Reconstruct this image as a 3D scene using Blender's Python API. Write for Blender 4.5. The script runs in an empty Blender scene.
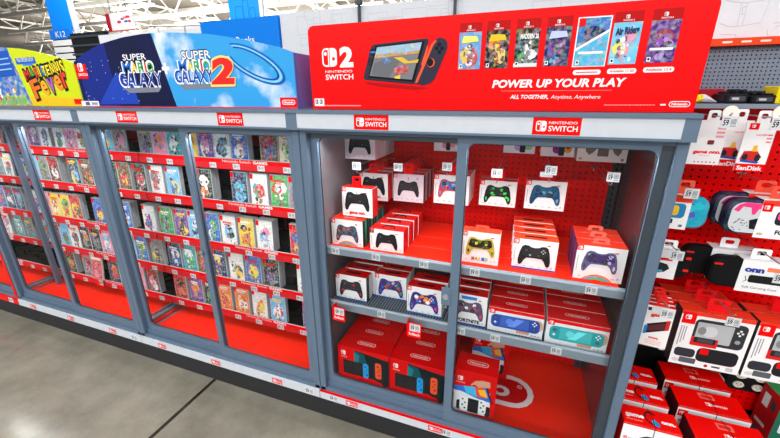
import bpy, math, random
from mathutils import Matrix, Vector
from math import sin, cos, pi

# ------------------------------------------------------------------ camera model (metres; X along the cabinets, Y into them, Z up)
FOC, YAW, PITCH, ROLL = 362.38, 0.3551, -0.3336, -0.0064
EYE = Vector((0.8065, -1.196, 1.6))
FW = Vector((-sin(YAW) * cos(PITCH), cos(YAW) * cos(PITCH), sin(PITCH)))
_rt = Vector((cos(YAW), sin(YAW), 0)); _up = _rt.cross(FW)
RT = cos(ROLL) * _rt + sin(ROLL) * _up
UP = -sin(ROLL) * _rt + cos(ROLL) * _up


def un(px, py, X=None, Y=None, Z=None):
    d = FW * FOC + RT * (px - 390) - UP * (py - 219)
    i, v = (0, X) if X is not None else (1, Y) if Y is not None else (2, Z)
    return EYE + d * ((v - EYE[i]) / d[i])


def x_at(px, Y, Z):
    a, b = -9.0, 6.0
    for _ in range(50):
        m = (a + b) / 2
        d = Vector((m, Y, Z)) - EYE
        zz = d.dot(FW)
        if zz <= 0.02 or 390 + FOC * d.dot(RT) / zz < px: a = m
        else: b = m
    return (a + b) / 2


W = 1.22
PEG = 0.55          # pegboard plane of the cabinets
RNG = random.Random(7)
scene = bpy.context.scene
COL = scene.collection


def lin(c):
    return tuple((x / 255 / 12.92) if x / 255 <= 0.04045 else ((x / 255 + 0.055) / 1.055) ** 2.4 for x in c)


RED = (232, 0, 3); DKRED = (160, 6, 14); WHITE = (240, 240, 242); BLACK = (18, 18, 22); GREY = (108, 120, 134)
ORANGE_RED = (235, 40, 20)

# ------------------------------------------------------------------ materials
MATS = {}


def nodes(name):
    m = bpy.data.materials.new(name); m.use_nodes = True
    nt = m.node_tree; nt.nodes.clear()
    out = nt.nodes.new('ShaderNodeOutputMaterial')
    return m, nt, out


def principled(nt, out, rough=0.4, metal=0.0, spec=0.5):
    b = nt.nodes.new('ShaderNodeBsdfPrincipled')
    b.inputs['Roughness'].default_value = rough
    b.inputs['Metallic'].default_value = metal
    b.inputs['Specular IOR Level'].default_value = spec
    nt.links.new(b.outputs[0], out.inputs[0])
    return b


def mat_plain(name, col, rough=0.4, metal=0.0, spec=0.5, noise=0.06, scale=30.0):
    m, nt, out = nodes(name)
    b = principled(nt, out, rough, metal, spec)
    tc = nt.nodes.new('ShaderNodeTexCoord')
    nz = nt.nodes.new('ShaderNodeTexNoise'); nz.inputs['Scale'].default_value = scale; nz.inputs['Detail'].default_value = 4
    nt.links.new(tc.outputs['Object'], nz.inputs['Vector'])
    mx = nt.nodes.new('ShaderNodeMix'); mx.data_type = 'RGBA'
    c = lin(col)
    mx.inputs[6].default_value = (*[x * (1 - noise) for x in c], 1)
    mx.inputs[7].default_value = (*[min(1, x * (1 + noise)) for x in c], 1)
    nt.links.new(nz.outputs['Fac'], mx.inputs[0])
    nt.links.new(mx.outputs[2], b.inputs['Base Color'])
    MATS[name] = m
    return m


def mat_print(name, rough=0.4, amount=0.0, scale=40.0, spec=0.14, white=0.0):
    """printed card: the colour attribute, for cover pictures broken up by procedural flecks of other ink"""
    m, nt, out = nodes(name)
    b = principled(nt, out, rough, 0, spec)
    at = nt.nodes.new('ShaderNodeAttribute'); at.attribute_name = 'Col'
    src = at.outputs['Color']
    if amount or white:
        tc = nt.nodes.new('ShaderNodeTexCoord')
        if amount:
            vo = nt.nodes.new('ShaderNodeTexVoronoi'); vo.inputs['Scale'].default_value = scale
            nt.links.new(tc.outputs['Object'], vo.inputs['Vector'])
            nz = nt.nodes.new('ShaderNodeTexNoise'); nz.inputs['Scale'].default_value = scale * 0.8; nz.inputs['Detail'].default_value = 3
            nt.links.new(tc.outputs['Object'], nz.inputs['Vector'])
            rp = nt.nodes.new('ShaderNodeMapRange')
            rp.inputs[1].default_value = 0.42; rp.inputs[2].default_value = 0.62; rp.inputs[3].default_value = 0; rp.inputs[4].default_value = amount
            nt.links.new(nz.outputs['Fac'], rp.inputs[0])
            mx = nt.nodes.new('ShaderNodeMix'); mx.data_type = 'RGBA'
            nt.links.new(rp.outputs[0], mx.inputs[0])
            hs = nt.nodes.new('ShaderNodeHueSaturation'); hs.inputs['Saturation'].default_value = .65; hs.inputs['Value'].default_value = .75
            nt.links.new(vo.outputs['Color'], hs.inputs['Color'])
            nt.links.new(src, mx.inputs[6]); nt.links.new(hs.outputs[0], mx.inputs[7])
            src = mx.outputs[2]
        if white:
            n2 = nt.nodes.new('ShaderNodeTexNoise'); n2.inputs['Scale'].default_value = 7; n2.inputs['Detail'].default_value = 5
            nt.links.new(tc.outputs['Object'], n2.inputs['Vector'])
            r2 = nt.nodes.new('ShaderNodeMapRange')
            r2.inputs[1].default_value = 0.5; r2.inputs[2].default_value = 0.72; r2.inputs[3].default_value = 0; r2.inputs[4].default_value = white
            nt.links.new(n2.outputs['Fac'], r2.inputs[0])
            m2 = nt.nodes.new('ShaderNodeMix'); m2.data_type = 'RGBA'
            nt.links.new(r2.outputs[0], m2.inputs[0])
            nt.links.new(src, m2.inputs[6]); m2.inputs[7].default_value = (.9, .95, 1, 1)
            src = m2.outputs[2]
    nt.links.new(src, b.inputs['Base Color'])
    MATS[name] = m
    return m


def mat_glass(name, tint=(0.97, 0.985, 0.98), refl=0.9):
    m, nt, out = nodes(name)
    tr = nt.nodes.new('ShaderNodeBsdfTransparent'); tr.inputs[0].default_value = (*tint, 1)
    gl = nt.nodes.new('ShaderNodeBsdfGlossy'); gl.inputs['Roughness'].default_value = 0.02
    fr = nt.nodes.new('ShaderNodeFresnel'); fr.inputs[0].default_value = 1.45
    ml = nt.nodes.new('ShaderNodeMath'); ml.operation = 'MULTIPLY'; ml.inputs[1].default_value = refl
    nt.links.new(fr.outputs[0], ml.inputs[0])
    mx = nt.nodes.new('ShaderNodeMixShader')
    nt.links.new(ml.outputs[0], mx.inputs[0]); nt.links.new(tr.outputs[0], mx.inputs[1]); nt.links.new(gl.outputs[0], mx.inputs[2])
    nt.links.new(mx.outputs[0], out.inputs[0])
    MATS[name] = m


def mat_peg(name, col, hole=0.0034, pitch=0.0254, rough=0.35):
    """perforated board: round holes on a one inch grid really let the view through"""
    m, nt, out = nodes(name)
    b = principled(nt, out, rough, 0, .14); b.inputs['Base Color'].default_value = (*lin(col), 1)
    tc = nt.nodes.new('ShaderNodeTexCoord')
    sx = nt.nodes.new('ShaderNodeSeparateXYZ'); nt.links.new(tc.outputs['Object'], sx.inputs[0])

    def cell(sock):
        a = nt.nodes.new('ShaderNodeMath'); a.operation = 'PINGPONG'; a.inputs[1].default_value = pitch / 2
        nt.links.new(sock, a.inputs[0]); return a.outputs[0]
    cx_, cz_ = cell(sx.outputs['X']), cell(sx.outputs['Z'])
    cb = nt.nodes.new('ShaderNodeCombineXYZ'); nt.links.new(cx_, cb.inputs[0]); nt.links.new(cz_, cb.inputs[1])
    ln = nt.nodes.new('ShaderNodeVectorMath'); ln.operation = 'LENGTH'; nt.links.new(cb.outputs[0], ln.inputs[0])
    lt = nt.nodes.new('ShaderNodeMath'); lt.operation = 'LESS_THAN'; lt.inputs[1].default_value = hole
    nt.links.new(ln.outputs['Value'], lt.inputs[0])
    tr = nt.nodes.new('ShaderNodeBsdfTransparent')
    mx = nt.nodes.new('ShaderNodeMixShader')
    nt.links.new(lt.outputs[0], mx.inputs[0]); nt.links.new(b.outputs[0], mx.inputs[1]); nt.links.new(tr.outputs[0], mx.inputs[2])
    nt.links.new(mx.outputs[0], out.inputs[0])
    MATS[name] = m


def mat_emit(name, col, s):
    m, nt, out = nodes(name)
    e = nt.nodes.new('ShaderNodeEmission'); e.inputs[0].default_value = (*col, 1); e.inputs[1].default_value = s
    nt.links.new(e.outputs[0], out.inputs[0]); MATS[name] = m


def mat_floor():
    m, nt, out = nodes('polished_concrete')
    b = principled(nt, out, 0.16, 0, 0.5)
    tc = nt.nodes.new('ShaderNodeTexCoord')
    n1 = nt.nodes.new('ShaderNodeTexNoise'); n1.inputs['Scale'].default_value = 2.2; n1.inputs['Detail'].default_value = 8; n1.inputs['Roughness'].default_value = .65
    n2 = nt.nodes.new('ShaderNodeTexNoise'); n2.inputs['Scale'].default_value = 90; n2.inputs['Detail'].default_value = 3
    for n in (n1, n2): nt.links.new(tc.outputs['Object'], n.inputs['Vector'])
    cr = nt.nodes.new('ShaderNodeValToRGB')
    cr.color_ramp.elements[0].position = .3; cr.color_ramp.elements[0].color = (*lin((114, 110, 99)), 1)
    cr.color_ramp.elements[1].position = .7; cr.color_ramp.elements[1].color = (*lin((162, 157, 143)), 1)
    nt.links.new(n1.outputs['Fac'], cr.inputs[0])
    mx = nt.nodes.new('ShaderNodeMix'); mx.data_type = 'RGBA'; mx.blend_type = 'MULTIPLY'; mx.inputs[0].default_value = .25
    nt.links.new(cr.outputs[0], mx.inputs[6]); nt.links.new(n2.outputs['Color'], mx.inputs[7])
    # saw-cut joints in the slab, one every 3.6 m
    sx = nt.nodes.new('ShaderNodeSeparateXYZ'); nt.links.new(tc.outputs['Object'], sx.inputs[0])
    ad = nt.nodes.new('ShaderNodeMath'); ad.operation = 'ADD'; ad.inputs[1].default_value = -SEAM_X; nt.links.new(sx.outputs['X'], ad.inputs[0])
    pp = nt.nodes.new('ShaderNodeMath'); pp.operation = 'PINGPONG'; pp.inputs[1].default_value = 1.8; nt.links.new(ad.outputs[0], pp.inputs[0])
    lt = nt.nodes.new('ShaderNodeMath'); lt.operation = 'LESS_THAN'; lt.inputs[1].default_value = 0.011; nt.links.new(pp.outputs[0], lt.inputs[0])
    m2 = nt.nodes.new('ShaderNodeMix'); m2.data_type = 'RGBA'
    nt.links.new(lt.outputs[0], m2.inputs[0]); nt.links.new(mx.outputs[2], m2.inputs[6]); m2.inputs[7].default_value = (*lin((44, 38, 30)), 1)
    nt.links.new(m2.outputs[2], b.inputs['Base Color'])
    MATS['floor'] = m


SEAM_X = un(190, 402, Z=0).x
mat_floor()
mat_plain('metal', (92, 112, 134), 0.42, 0.1)
mat_plain('dark_metal', (54, 64, 74), 0.45, 0.2)
mat_plain('kick', (34, 34, 38), 0.6)
mat_plain('white_plastic', (196, 202, 211), 0.35, spec=.3)
mat_plain('red_plastic', (232, 0, 5), 0.35, spec=.15)
mat_plain('liner', (246, 36, 12), 0.5, spec=.12)
mat_plain('steel', (170, 174, 180), 0.3, 0.8)
mat_plain('black_plastic', (12, 12, 15), 0.4, spec=.35)
mat_plain('side_grey', (120, 118, 124), 0.16, 0.0, 0.6)
mat_plain('side_dark', (86, 66, 72), 0.2, 0.0, 0.6)
mat_plain('shelf_metal', (128, 142, 156), 0.4, 0.15)
mat_plain('clear_plastic', (196, 200, 206), 0.25, 0, .5)
mat_plain('black_fabric', (14, 14, 17), 0.9, spec=.2, noise=.3, scale=300)
mat_plain('column_blue', (0, 136, 252), 0.6, spec=.2)
mat_plain('panel_white', (216, 220, 228), 0.6)
mat_plain('roof', (104, 97, 86), 0.9)
mat_plain('truss', (228, 224, 214), 0.6)
mat_plain('backing', (14, 6, 8), 0.9)
mat_plain('grey_backing', (70, 74, 80), 0.8)
mat_print('print')
mat_print('art', 0.3, 0.5, 85)
mat_print('crowd', 0.35, 0.8, 55)
mat_print('sky_art', 0.35, white=.9)
mat_print('fabric_art', 0.7, 0.12, 40)
mat_glass('glass', refl=.4)
mat_peg('peg_red', (235, 0, 2), .0039)
mat_peg('peg_grey', (124, 133, 150), 0.0026, .0127)
mat_emit('lamp', (1, .99, .96), 9.0)

# ------------------------------------------------------------------ mesh builder
EPS = 0.0003
TXT = {}


def text_tris(s, bold, italic):
    k = (s, bold, italic)
    if k not in TXT:
        cu = bpy.data.curves.new('t', 'FONT'); cu.body = s; cu.size = 1; cu.resolution_u = 3
        cu.offset = bold; cu.shear = italic
        o = bpy.data.objects.new('t', cu)
        me = bpy.data.meshes.new_from_object(o)
        vs = [tuple(v.co[:2]) for v in me.vertices]; fs = [tuple(p.vertices) for p in me.polygons]
        bpy.data.objects.remove(o); bpy.data.curves.remove(cu); bpy.data.meshes.remove(me)
        xs = [v[0] for v in vs] or [0, 1]
        TXT[k] = (vs, fs, min(xs), max(xs))
    return TXT[k]


CAP = 0.70


class MB:
    def __init__(s):
        s.v = []; s.f = []; s.m = []; s.c = []; s.k = 0; s.front()

    def face(s, pts, col=WHITE, mat='print'):
        i = len(s.v); s.v += [tuple(p) for p in pts]; s.f.append(tuple(range(i, i + len(pts)))); s.m.append(mat); s.c.append(col)

    def mesh(s, vs, fs, col=WHITE, mat='print'):
        i = len(s.v); s.v += [tuple(p) for p in vs]
        for f in fs: s.f.append(tuple(i + k for k in f)); s.m.append(mat); s.c.append(col)

    def box(s, x0, x1, y0, y1, z0, z1, col=WHITE, mat='print', sides=None):
        """sides: dict of face letter (F front, K back, L, R, T, B) -> colour"""
        sides = sides or {}
        vs = [(x, y, z) for z in (z0, z1) for y in (y0, y1) for x in (x0, x1)]
        for k, f in dict(B=(0, 2, 3, 1), T=(4, 5, 7, 6), F=(0, 1, 5, 4), K=(2, 6, 7, 3), L=(0, 4, 6, 2), R=(1, 3, 7, 5)).items():
            s.face([vs[i] for i in f], sides.get(k, col), mat)

    def cbox(s, x0, x1, y0, y1, z0, z1, b, col=WHITE, mat='print'):
        """box with chamfered edges"""
        vs = []; idx = {}
        for ix, x in ((0, x0), (1, x1)):
            for iy, y in ((0, y0), (1, y1)):
                for iz, z in ((0, z0), (1, z1)):
                    sx, sy, sz = (1 - 2 * ix) * b, (1 - 2 * iy) * b, (1 - 2 * iz) * b
                    for a, p in (('x', (x, y + sy, z + sz)), ('y', (x + sx, y, z + sz)), ('z', (x + sx, y + sy, z))):
                        idx[ix, iy, iz, a] = len(vs); vs.append(p)
        fs = []
        for i in (0, 1):
            q = [(0, 0), (0, 1), (1, 1), (1, 0)]
            fs.append([idx[i, a, c, 'x'] for a, c in q]); fs.append([idx[a, i, c, 'y'] for a, c in q]); fs.append([idx[a, c, i, 'z'] for a, c in q])
        for i in (0, 1):
            for j in (0, 1):
                fs.append([idx[i, j, 0, 'x'], idx[i, j, 1, 'x'], idx[i, j, 1, 'y'], idx[i, j, 0, 'y']])
                fs.append([idx[i, 0, j, 'x'], idx[i, 1, j, 'x'], idx[i, 1, j, 'z'], idx[i, 0, j, 'z']])
                fs.append([idx[0, i, j, 'y'], idx[1, i, j, 'y'], idx[1, i, j, 'z'], idx[0, i, j, 'z']])
                for k in (0, 1): fs.append([idx[i, j, k, a] for a in 'xyz'])
        s.mesh(vs, fs, col, mat)

    def prism(s, pts, y0, y1, col=WHITE, mat='print', fcol=None, fmat=None):
        """outline in (x, z) extruded in y"""
        n = len(pts)
        s.face([(x, y0, z) for x, z in pts], fcol or col, fmat or mat)
        s.face([(x, y1, z) for x, z in reversed(pts)], col, mat)
        for i in range(n):
            a, b = pts[i], pts[(i + 1) % n]
            s.face([(a[0], y0, a[1]), (a[0], y1, a[1]), (b[0], y1, b[1]), (b[0], y0, b[1])], col, mat)

    def ring(s, outer, inner, y0, y1, col=WHITE, mat='print'):
        """frame between two outlines with the same number of points"""
        n = len(outer)
        for y in (y0, y1):
            for i in range(n):
                j = (i + 1) % n
                s.face([(outer[i][0], y, outer[i][1]), (outer[j][0], y, outer[j][1]), (inner[j][0], y, inner[j][1]), (inner[i][0], y, inner[i][1])], col, mat)
        for L in (outer, inner):
            for i in range(n):
                a, b = L[i], L[(i + 1) % n]
                s.face([(a[0], y0, a[1]), (a[0], y1, a[1]), (b[0], y1, b[1]), (b[0], y0, b[1])], col, mat)

    def loft(s, rings, col=WHITE, mat='print', cap=True):
        n = len(rings[0]); i0 = len(s.v)
        vs = [p for r in rings for p in r]
        fs = [(a * n + i, a * n + (i + 1) % n, (a + 1) * n + (i + 1) % n, (a + 1) * n + i) for a in range(len(rings) - 1) for i in range(n)]
        if cap: fs += [tuple(range(n - 1, -1, -1)), tuple((len(rings) - 1) * n + i for i in range(n))]
        s.mesh(vs, fs, col, mat)

    def tube(s, path, r, n=6, col=WHITE, mat='steel'):
        path = [Vector(p) for p in path]; rings = []
        for i, p in enumerate(path):
            d = (path[min(i + 1, len(path) - 1)] - path[max(i - 1, 0)]).normalized()
            a = d.orthogonal().normalized() if abs(d.z) > .9 else d.cross(Vector((0, 0, 1))).normalized()
            b = d.cross(a)
            rings.append([tuple(p + a * (r * cos(2 * pi * k / n)) + b * (r * sin(2 * pi * k / n))) for k in range(n)])
        s.loft(rings, col, mat)

    # ---- printing on a plane: (u, v) in the plane, lifted by a film's thickness per layer
    def front(s, y=0.0): s.P = lambda u, v, n: (u, y - n, v)
    def top(s, z): s.P = lambda u, v, n: (u, v, z + n)
    def right(s, x): s.P = lambda u, v, n: (x + n, u, v)
    def left(s, x): s.P = lambda u, v, n: (x - n, u, v)

    def pg(s, pts, col, l=1, mat='print'):
        s.k += 1; n = l * EPS + s.k * 3e-6
        s.face([s.P(u, v, n) for u, v in pts], col, mat)

    def rc(s, u0, u1, v0, v1, col, l=1, mat='print'): s.pg([(u0, v0), (u1, v0), (u1, v1), (u0, v1)], col, l, mat)
    def rr(s, u0, u1, v0, v1, r, col, l=1, mat='print'): s.pg(rrect(u0, u1, v0, v1, r), col, l, mat)
    def el(s, u, v, a, b, col, l=1, n=14, mat='print'): s.pg([(u + a * cos(2 * pi * k / n), v + b * sin(2 * pi * k / n)) for k in range(n)], col, l, mat)

    def text(s, t, u, v, h, col=WHITE, l=2, width=None, align='L', bold=0.012, italic=0.0, rot=0.0, mat='print'):
        vs, fs, a, b = text_tris(t, bold, italic)
        k = h / CAP; kx = (width / (b - a)) if width else k
        w = (b - a) * kx
        off = {'L': 0, 'C': -w / 2, 'R': -w}[align]
        s.k += 1; nn = l * EPS + s.k * 3e-6; i = len(s.v); cr, sr = cos(rot), sin(rot)
        for x, y in vs:
            p, q = (x - a) * kx + off, y * k
            s.v.append(s.P(u + p * cr - q * sr, v + p * sr + q * cr, nn))
        for f in fs: s.f.append(tuple(i + z for z in f)); s.m.append(mat); s.c.append(col)
        return w

    def blob(s, u, v, a, b, col, l=1, n=9, jag=.45, mat='print', rng=RNG):
        s.pg([(u + a * (1 - jag * rng.random()) * cos(2 * pi * k / n), v + b * (1 - jag * rng.random()) * sin(2 * pi * k / n)) for k in range(n)], col, l, mat)

    def build(s, name, parent=None, loc=None, smooth=False):
        me = bpy.data.meshes.new(name)
        me.from_pydata(s.v, [], s.f)
        names = list(dict.fromkeys(s.m))
        for n in names: me.materials.append(MATS[n])
        ix = {n: i for i, n in enumerate(names)}
        at = me.color_attributes.new('Col', 'FLOAT_COLOR', 'CORNER')
        data = []
        for f, c in zip(s.f, s.c): data += [*lin(c), 1.0] * len(f)
        at.data.foreach_set('color', data)
        me.polygons.foreach_set('material_index', [ix[m] for m in s.m])
        if smooth:
            me.polygons.foreach_set('use_smooth', [True] * len(me.polygons))
        me.update()
        o = bpy.data.objects.new(name, me); COL.objects.link(o)
        if parent is not None: o.parent = parent
        if loc is not None: o.location = loc
        return o


def rrect(u0, u1, v0, v1, r, n=4):
    r = min(r, (u1 - u0) / 2.001, (v1 - v0) / 2.001)
    out = []
    for cx_, cy_, a in ((u1 - r, v1 - r, 0), (u0 + r, v1 - r, pi / 2), (u0 + r, v0 + r, pi), (u1 - r, v0 + r, 1.5 * pi)):
        for k in range(n + 1):
            t = a + pi / 2 * k / n; out.append((cx_ + r * cos(t), cy_ + r * sin(t)))
    return out


def empty(name, loc=(0, 0, 0)):
    o = bpy.data.objects.new(name, None); COL.objects.link(o); o.location = loc; o.empty_display_size = .1
    return o


def tag(o, label, cat, group=None):
    o['label'] = label; o['category'] = cat
    if group: o['group'] = group
    return o


def struct(o):
    o['kind'] = 'structure'; return o


def dup(o, loc, label=None, group=None):
    r = o.copy(); COL.objects.link(r); r.location = loc
    if label: r['label'] = label
    if group: r['group'] = group
    for ch in list(o.children):
        c = ch.copy(); COL.objects.link(c); c.parent = r
        for g in list(ch.children):
            d = g.copy(); COL.objects.link(d); d.parent = c
    return r


ORD = ['', 'first', 'second', 'third', 'fourth', 'fifth', 'sixth', 'seventh', 'eighth', 'ninth', 'tenth', 'eleventh', 'twelfth', 'thirteenth', 'fourteenth']


# ------------------------------------------------------------------ printed marks
def half_logo(m, u, v, h, col=WHITE, back=RED, l=2):
    """two-part controller mark: outlined left half, solid right half"""
    w = h * .46; g = h * .05; t = h * .09
    def half(x0, x1, y0, y1, r, flip):
        pts = [(x1, y0), (x1, y1)] + [(x0 + r - r * sin(pi / 2 * k / 5), y1 - r + r * cos(pi / 2 * k / 5)) for k in range(6)] + [(x0 + r - r * cos(pi / 2 * k / 5), y0 + r - r * sin(pi / 2 * k / 5)) for k in range(6)]
        return [(x0 + x1 - a, b) for a, b in reversed(pts)] if flip else pts
    m.pg(half(u, u + w, v, v + h, h * .24, False), col, l)
    m.pg(half(u + t, u + w - t * .8, v + t, v + h - t, h * .16, False), back, l + 1)
    m.el(u + w * .5, v + h * .7, h * .1, h * .1, col, l + 2, 10)
    x = u + w + g
    m.pg(half(x, x + w, v, v + h, h * .24, True), col, l)
    m.el(x + w * .52, v + h * .42, h * .1, h * .1, back, l + 1, 10)
    return 2 * w + g


def switch_badge(m, u0, u1, v0, v1, l=1):
    m.rc(u0, u1, v0, v1, RED, l)
    w, h = u1 - u0, v1 - v0
    half_logo(m, u0 + w * .07, v0 + h * .2, h * .6, WHITE, RED, l + 1)
    m.text('NINTENDO', u0 + w * .34, v0 + h * .63, h * .15, WHITE, l + 1, width=w * .58, bold=0)
    m.text('SWITCH', u0 + w * .34, v0 + h * .22, h * .3, WHITE, l + 1, width=w * .6, bold=.015)


def oval(m, u, v, w, h, col=WHITE, back=RED, l=1):
    m.rr(u - w / 2, u + w / 2, v - h / 2, v + h / 2, h / 2, col, l)
    t = h * .13
    m.rr(u - w / 2 + t, u + w / 2 - t, v - h / 2 + t, v + h / 2 - t, h / 2 - t, back, l + 1)
    m.text('Nintendo', u, v - h * .21, h * .44, col, l + 2, width=w * .74, align='C', bold=.03)


CTRL = [(0, .27), (.12, .29), (.2, .34), (.32, .35), (.4, .29), (.455, .1), (.5, -.2), (.485, -.36), (.43, -.41), (.37, -.36), (.3, -.2), (.23, -.12), (0, -.11)]


def ctrl_pic(m, u, v, w, body=BLACK, hi=(60, 60, 64), blobs=(), l=2, sticks=(34, 34, 38), dots=None, rng=None, sq=.95):
    rng = rng or RNG
    pts = CTRL + [(-x, y) for x, y in reversed(CTRL[1:-1])]
    m.pg([(u + x * w, v + y * w * sq) for x, y in pts], body, l)
    # lighter upper plate
    up = [(0, .22), (.18, .27), (.32, .28), (.38, .2), (.4, .02), (.3, -.06), (0, -.06)]
    if hi: m.pg([(u + x * w, v + y * w * sq) for x, y in up + [(-x, y) for x, y in reversed(up[1:-1])]], hi, l + 1)
    for i, c in enumerate(blobs):
        for k in range(3):
            sd = -1 if (i + k) % 2 else 1
            x = sd * (.05 + .3 * rng.random()); y = -.04 + .24 * rng.random()
            if abs(x) > .3: y -= .12 * rng.random()
            m.blob(u + x * w, v + y * w, w * .085, w * .075, c, l + 2 + (i % 2), rng=rng)
        sd = -1 if i % 2 else 1
        m.blob(u + sd * .41 * w, v - .2 * w, w * .05, w * .1, c, l + 2, rng=rng)
    for x, y in ((-.26, .16), (.13, -.0)):
        m.el(u + x * w, v + y * w, w * .075, w * .075, sticks, l + 4); m.el(u + x * w, v + y * w, w * .045, w * .045, tuple(min(255, int(k * 1.9 + 12)) for k in sticks), l + 5)
    d = dots or sticks
    m.rc(u - .165 * w, u - .095 * w, v - .012 * w, v + .012 * w, d, l + 4); m.rc(u - .142 * w, u - .118 * w, v - .035 * w, v + .035 * w, d, l + 4)
    for x, y in ((.26, .205), (.26, .095), (.205, .15), (.315, .15)): m.el(u + x * w, v + y * w, w * .026, w * .026, d, l + 4, 8)


def cover_art(m, u0, u1, v0, v1, bg, cols, l=1, rng=RNG, title=None, mat='art', n=24):
    """a made-up picture: ground colour, loose shapes of the other inks, a pale title block"""
    m.rc(u0, u1, v0, v1, bg, l, mat)
    w, h = u1 - u0, v1 - v0
    nc = len(cols)
    for i in range(2):      # broad fields
        a, b = w * (.26 + .16 * rng.random()), h * (.14 + .14 * rng.random())
        m.blob(u0 + a + (w - 2 * a) * rng.random(), v0 + b + (h - 2 * b) * rng.random() * .8, a, b, cols[i % nc], l + 1, jag=.3, mat=mat, rng=rng)
    mix = lambda p, q, t: tuple(int(x + (y - x) * t) for x, y in zip(p, q))
    for k in range(n):     # small shapes gathered towards the middle and the foot of the picture
        c = cols[k % nc] if k % 3 else mix(bg, cols[(k + 1) % nc], .5)
        if k % 5 == 4: c = mix(c, (20, 18, 24), .7)
        a, b = w * (.05 + .1 * rng.random()), h * (.03 + .08 * rng.random())
        u = u0 + w * .5 + (w * .42 - a) * (rng.random() + rng.random() - 1); v = v0 + b + (h * .74 - b * 2) * rng.random()
        m.blob(u, v, a, b, c, l + 2 + k % 2, n=7, jag=.5, mat=mat, rng=rng)
    if title:
        tv = v0 + h * (.74 + .12 * rng.random()); x = u0 + w * .16
        while x < u1 - w * .24:
            q = w * (.06 + .08 * rng.random()); m.rc(x, x + q, tv, tv + h * (.05 + .03 * rng.random()), title, l + 4); x += q + w * .025
        x = u0 + w * .24
        while x < u1 - w * .34:
            q = w * (.05 + .06 * rng.random()); m.rc(x, x + q, tv - h * .06, tv - h * .025, title, l + 4); x += q + w * .02


def price_face(m, u0, u1, v0, v1, l=1):
    """white shelf ticket with a price and bars"""
    w, h = u1 - u0, v1 - v0
    m.rc(u0, u1, v0, v1, (206, 209, 214), l)
    m.text('59', u0 + w * .08, v0 + h * .22, h * .5, (24, 24, 30), l + 1, width=w * .36, bold=.03)
    m.rc(u0 + w * .08, u0 + w * .46, v0 + h * .8, v0 + h * .88, (100, 100, 108), l + 1)
    for k in range(5): m.rc(u0 + w * (.56 + .07 * k), u0 + w * (.59 + .07 * k), v0 + h * .3, v0 + h * .8, (30, 30, 36), l + 1)
    m.rc(u0 + w * .56, u0 + w * .9, v0 + h * .12, v0 + h * .2, (120, 120, 126), l + 1)
_build0 = MB.build


def build_at(m, name, parent=None, origin=(0, 0, 0), smooth=False):
    """mesh written in place coordinates, its origin moved to the given base point"""
    ox, oy, oz = origin
    m.v = [(a - ox, b - oy, c - oz) for a, b, c in m.v]
    return _build0(m, name, parent, origin, smooth)


# ================================================================== the setting
m = MB(); m.face([(-70, -14, 0), (16, -14, 0), (16, 90, 0), (-70, 90, 0)], WHITE, 'floor'); struct(m.build('floor'))
m = MB(); m.face([(-90, -14, 8.2), (-90, 90, 8.2), (16, 90, 8.2), (16, -14, 8.2)], WHITE, 'roof'); struct(m.build('ceiling'))


def truss(yc, x0, x1, z0, z1, r, pitch, ph=0):
    m = MB()
    m.box(x0, x1, yc - r, yc + r, z0 - r, z0 + r, mat='truss'); m.box(x0, x1, yc - r, yc + r, z1 - r, z1 + r, mat='truss')
    n = int((x1 - x0) / pitch)
    for i in range(n):
        a = x0 + (i + ph) * pitch
        m.tube([(a, yc, z0), (a + pitch / 2, yc, z1), (a + pitch, yc, z0)], r * .62, 4, mat='truss')
    return m


for i, (yc, x0, x1) in enumerate(((11.5, -26, 4), (15, -34, 5), (19, -40, 6), (24, -48, 7), (30, -58, 8), (38, -70, 8), (48, -85, 9), (62, -89, 10))):
    o = truss(yc, x0, x1, 6.5, 8.0, .085 + .001 * yc, 2.4 + .02 * yc, .3 * (i % 3)).build('ceiling_truss'); struct(o)
for i, xc in enumerate((-3, -8.5, -14, -20, -27, -35, -44)):
    m = MB()
    m.box(xc - .12, xc + .12, 8, 75, 7.3, 7.42, mat='truss'); m.box(xc - .09, xc + .09, 8, 75, 8.0, 8.12, mat='truss')
    for k in range(24): m.tube([(xc, 9 + k * 2.6, 7.36), (xc, 10.3 + k * 2.6, 8.05), (xc, 11.6 + k * 2.6, 7.36)], .05, 4, mat='truss')
    struct(m.build('ceiling_beam'))
k = 0
for yc in (13.5, 18, 23, 29, 36, 46):
    for xc in (-4, -10.5, -17, -24, -32, -41, -52):
        if xc < -yc * 1.75 or xc > 2: continue
        k += 1
        t = empty('ceiling_light', (xc, yc, 6.9))
        tag(t, 'long white strip light hanging among the roof trusses', 'light', 'strip lights under the store roof')
        m = MB(); m.box(-1.9, 1.9, -.12, .12, .05, .16, mat='truss'); m.build('housing', t)
        m = MB(); m.box(-1.85, 1.85, -.09, .09, 0, .05, mat='lamp'); m.build('tube', t)
        for x in (-1.5, 1.5): m = MB(); m.tube([(x, 0, .15), (x, 0, 1.25)], .012, 4); m.build('hanger', t)

# the white panelling beyond the aisle, the blue board, the blue columns
YB = 3.1


def bp(px, py, Y): p = un(px, py, Y=Y); return p.x, p.z


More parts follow.
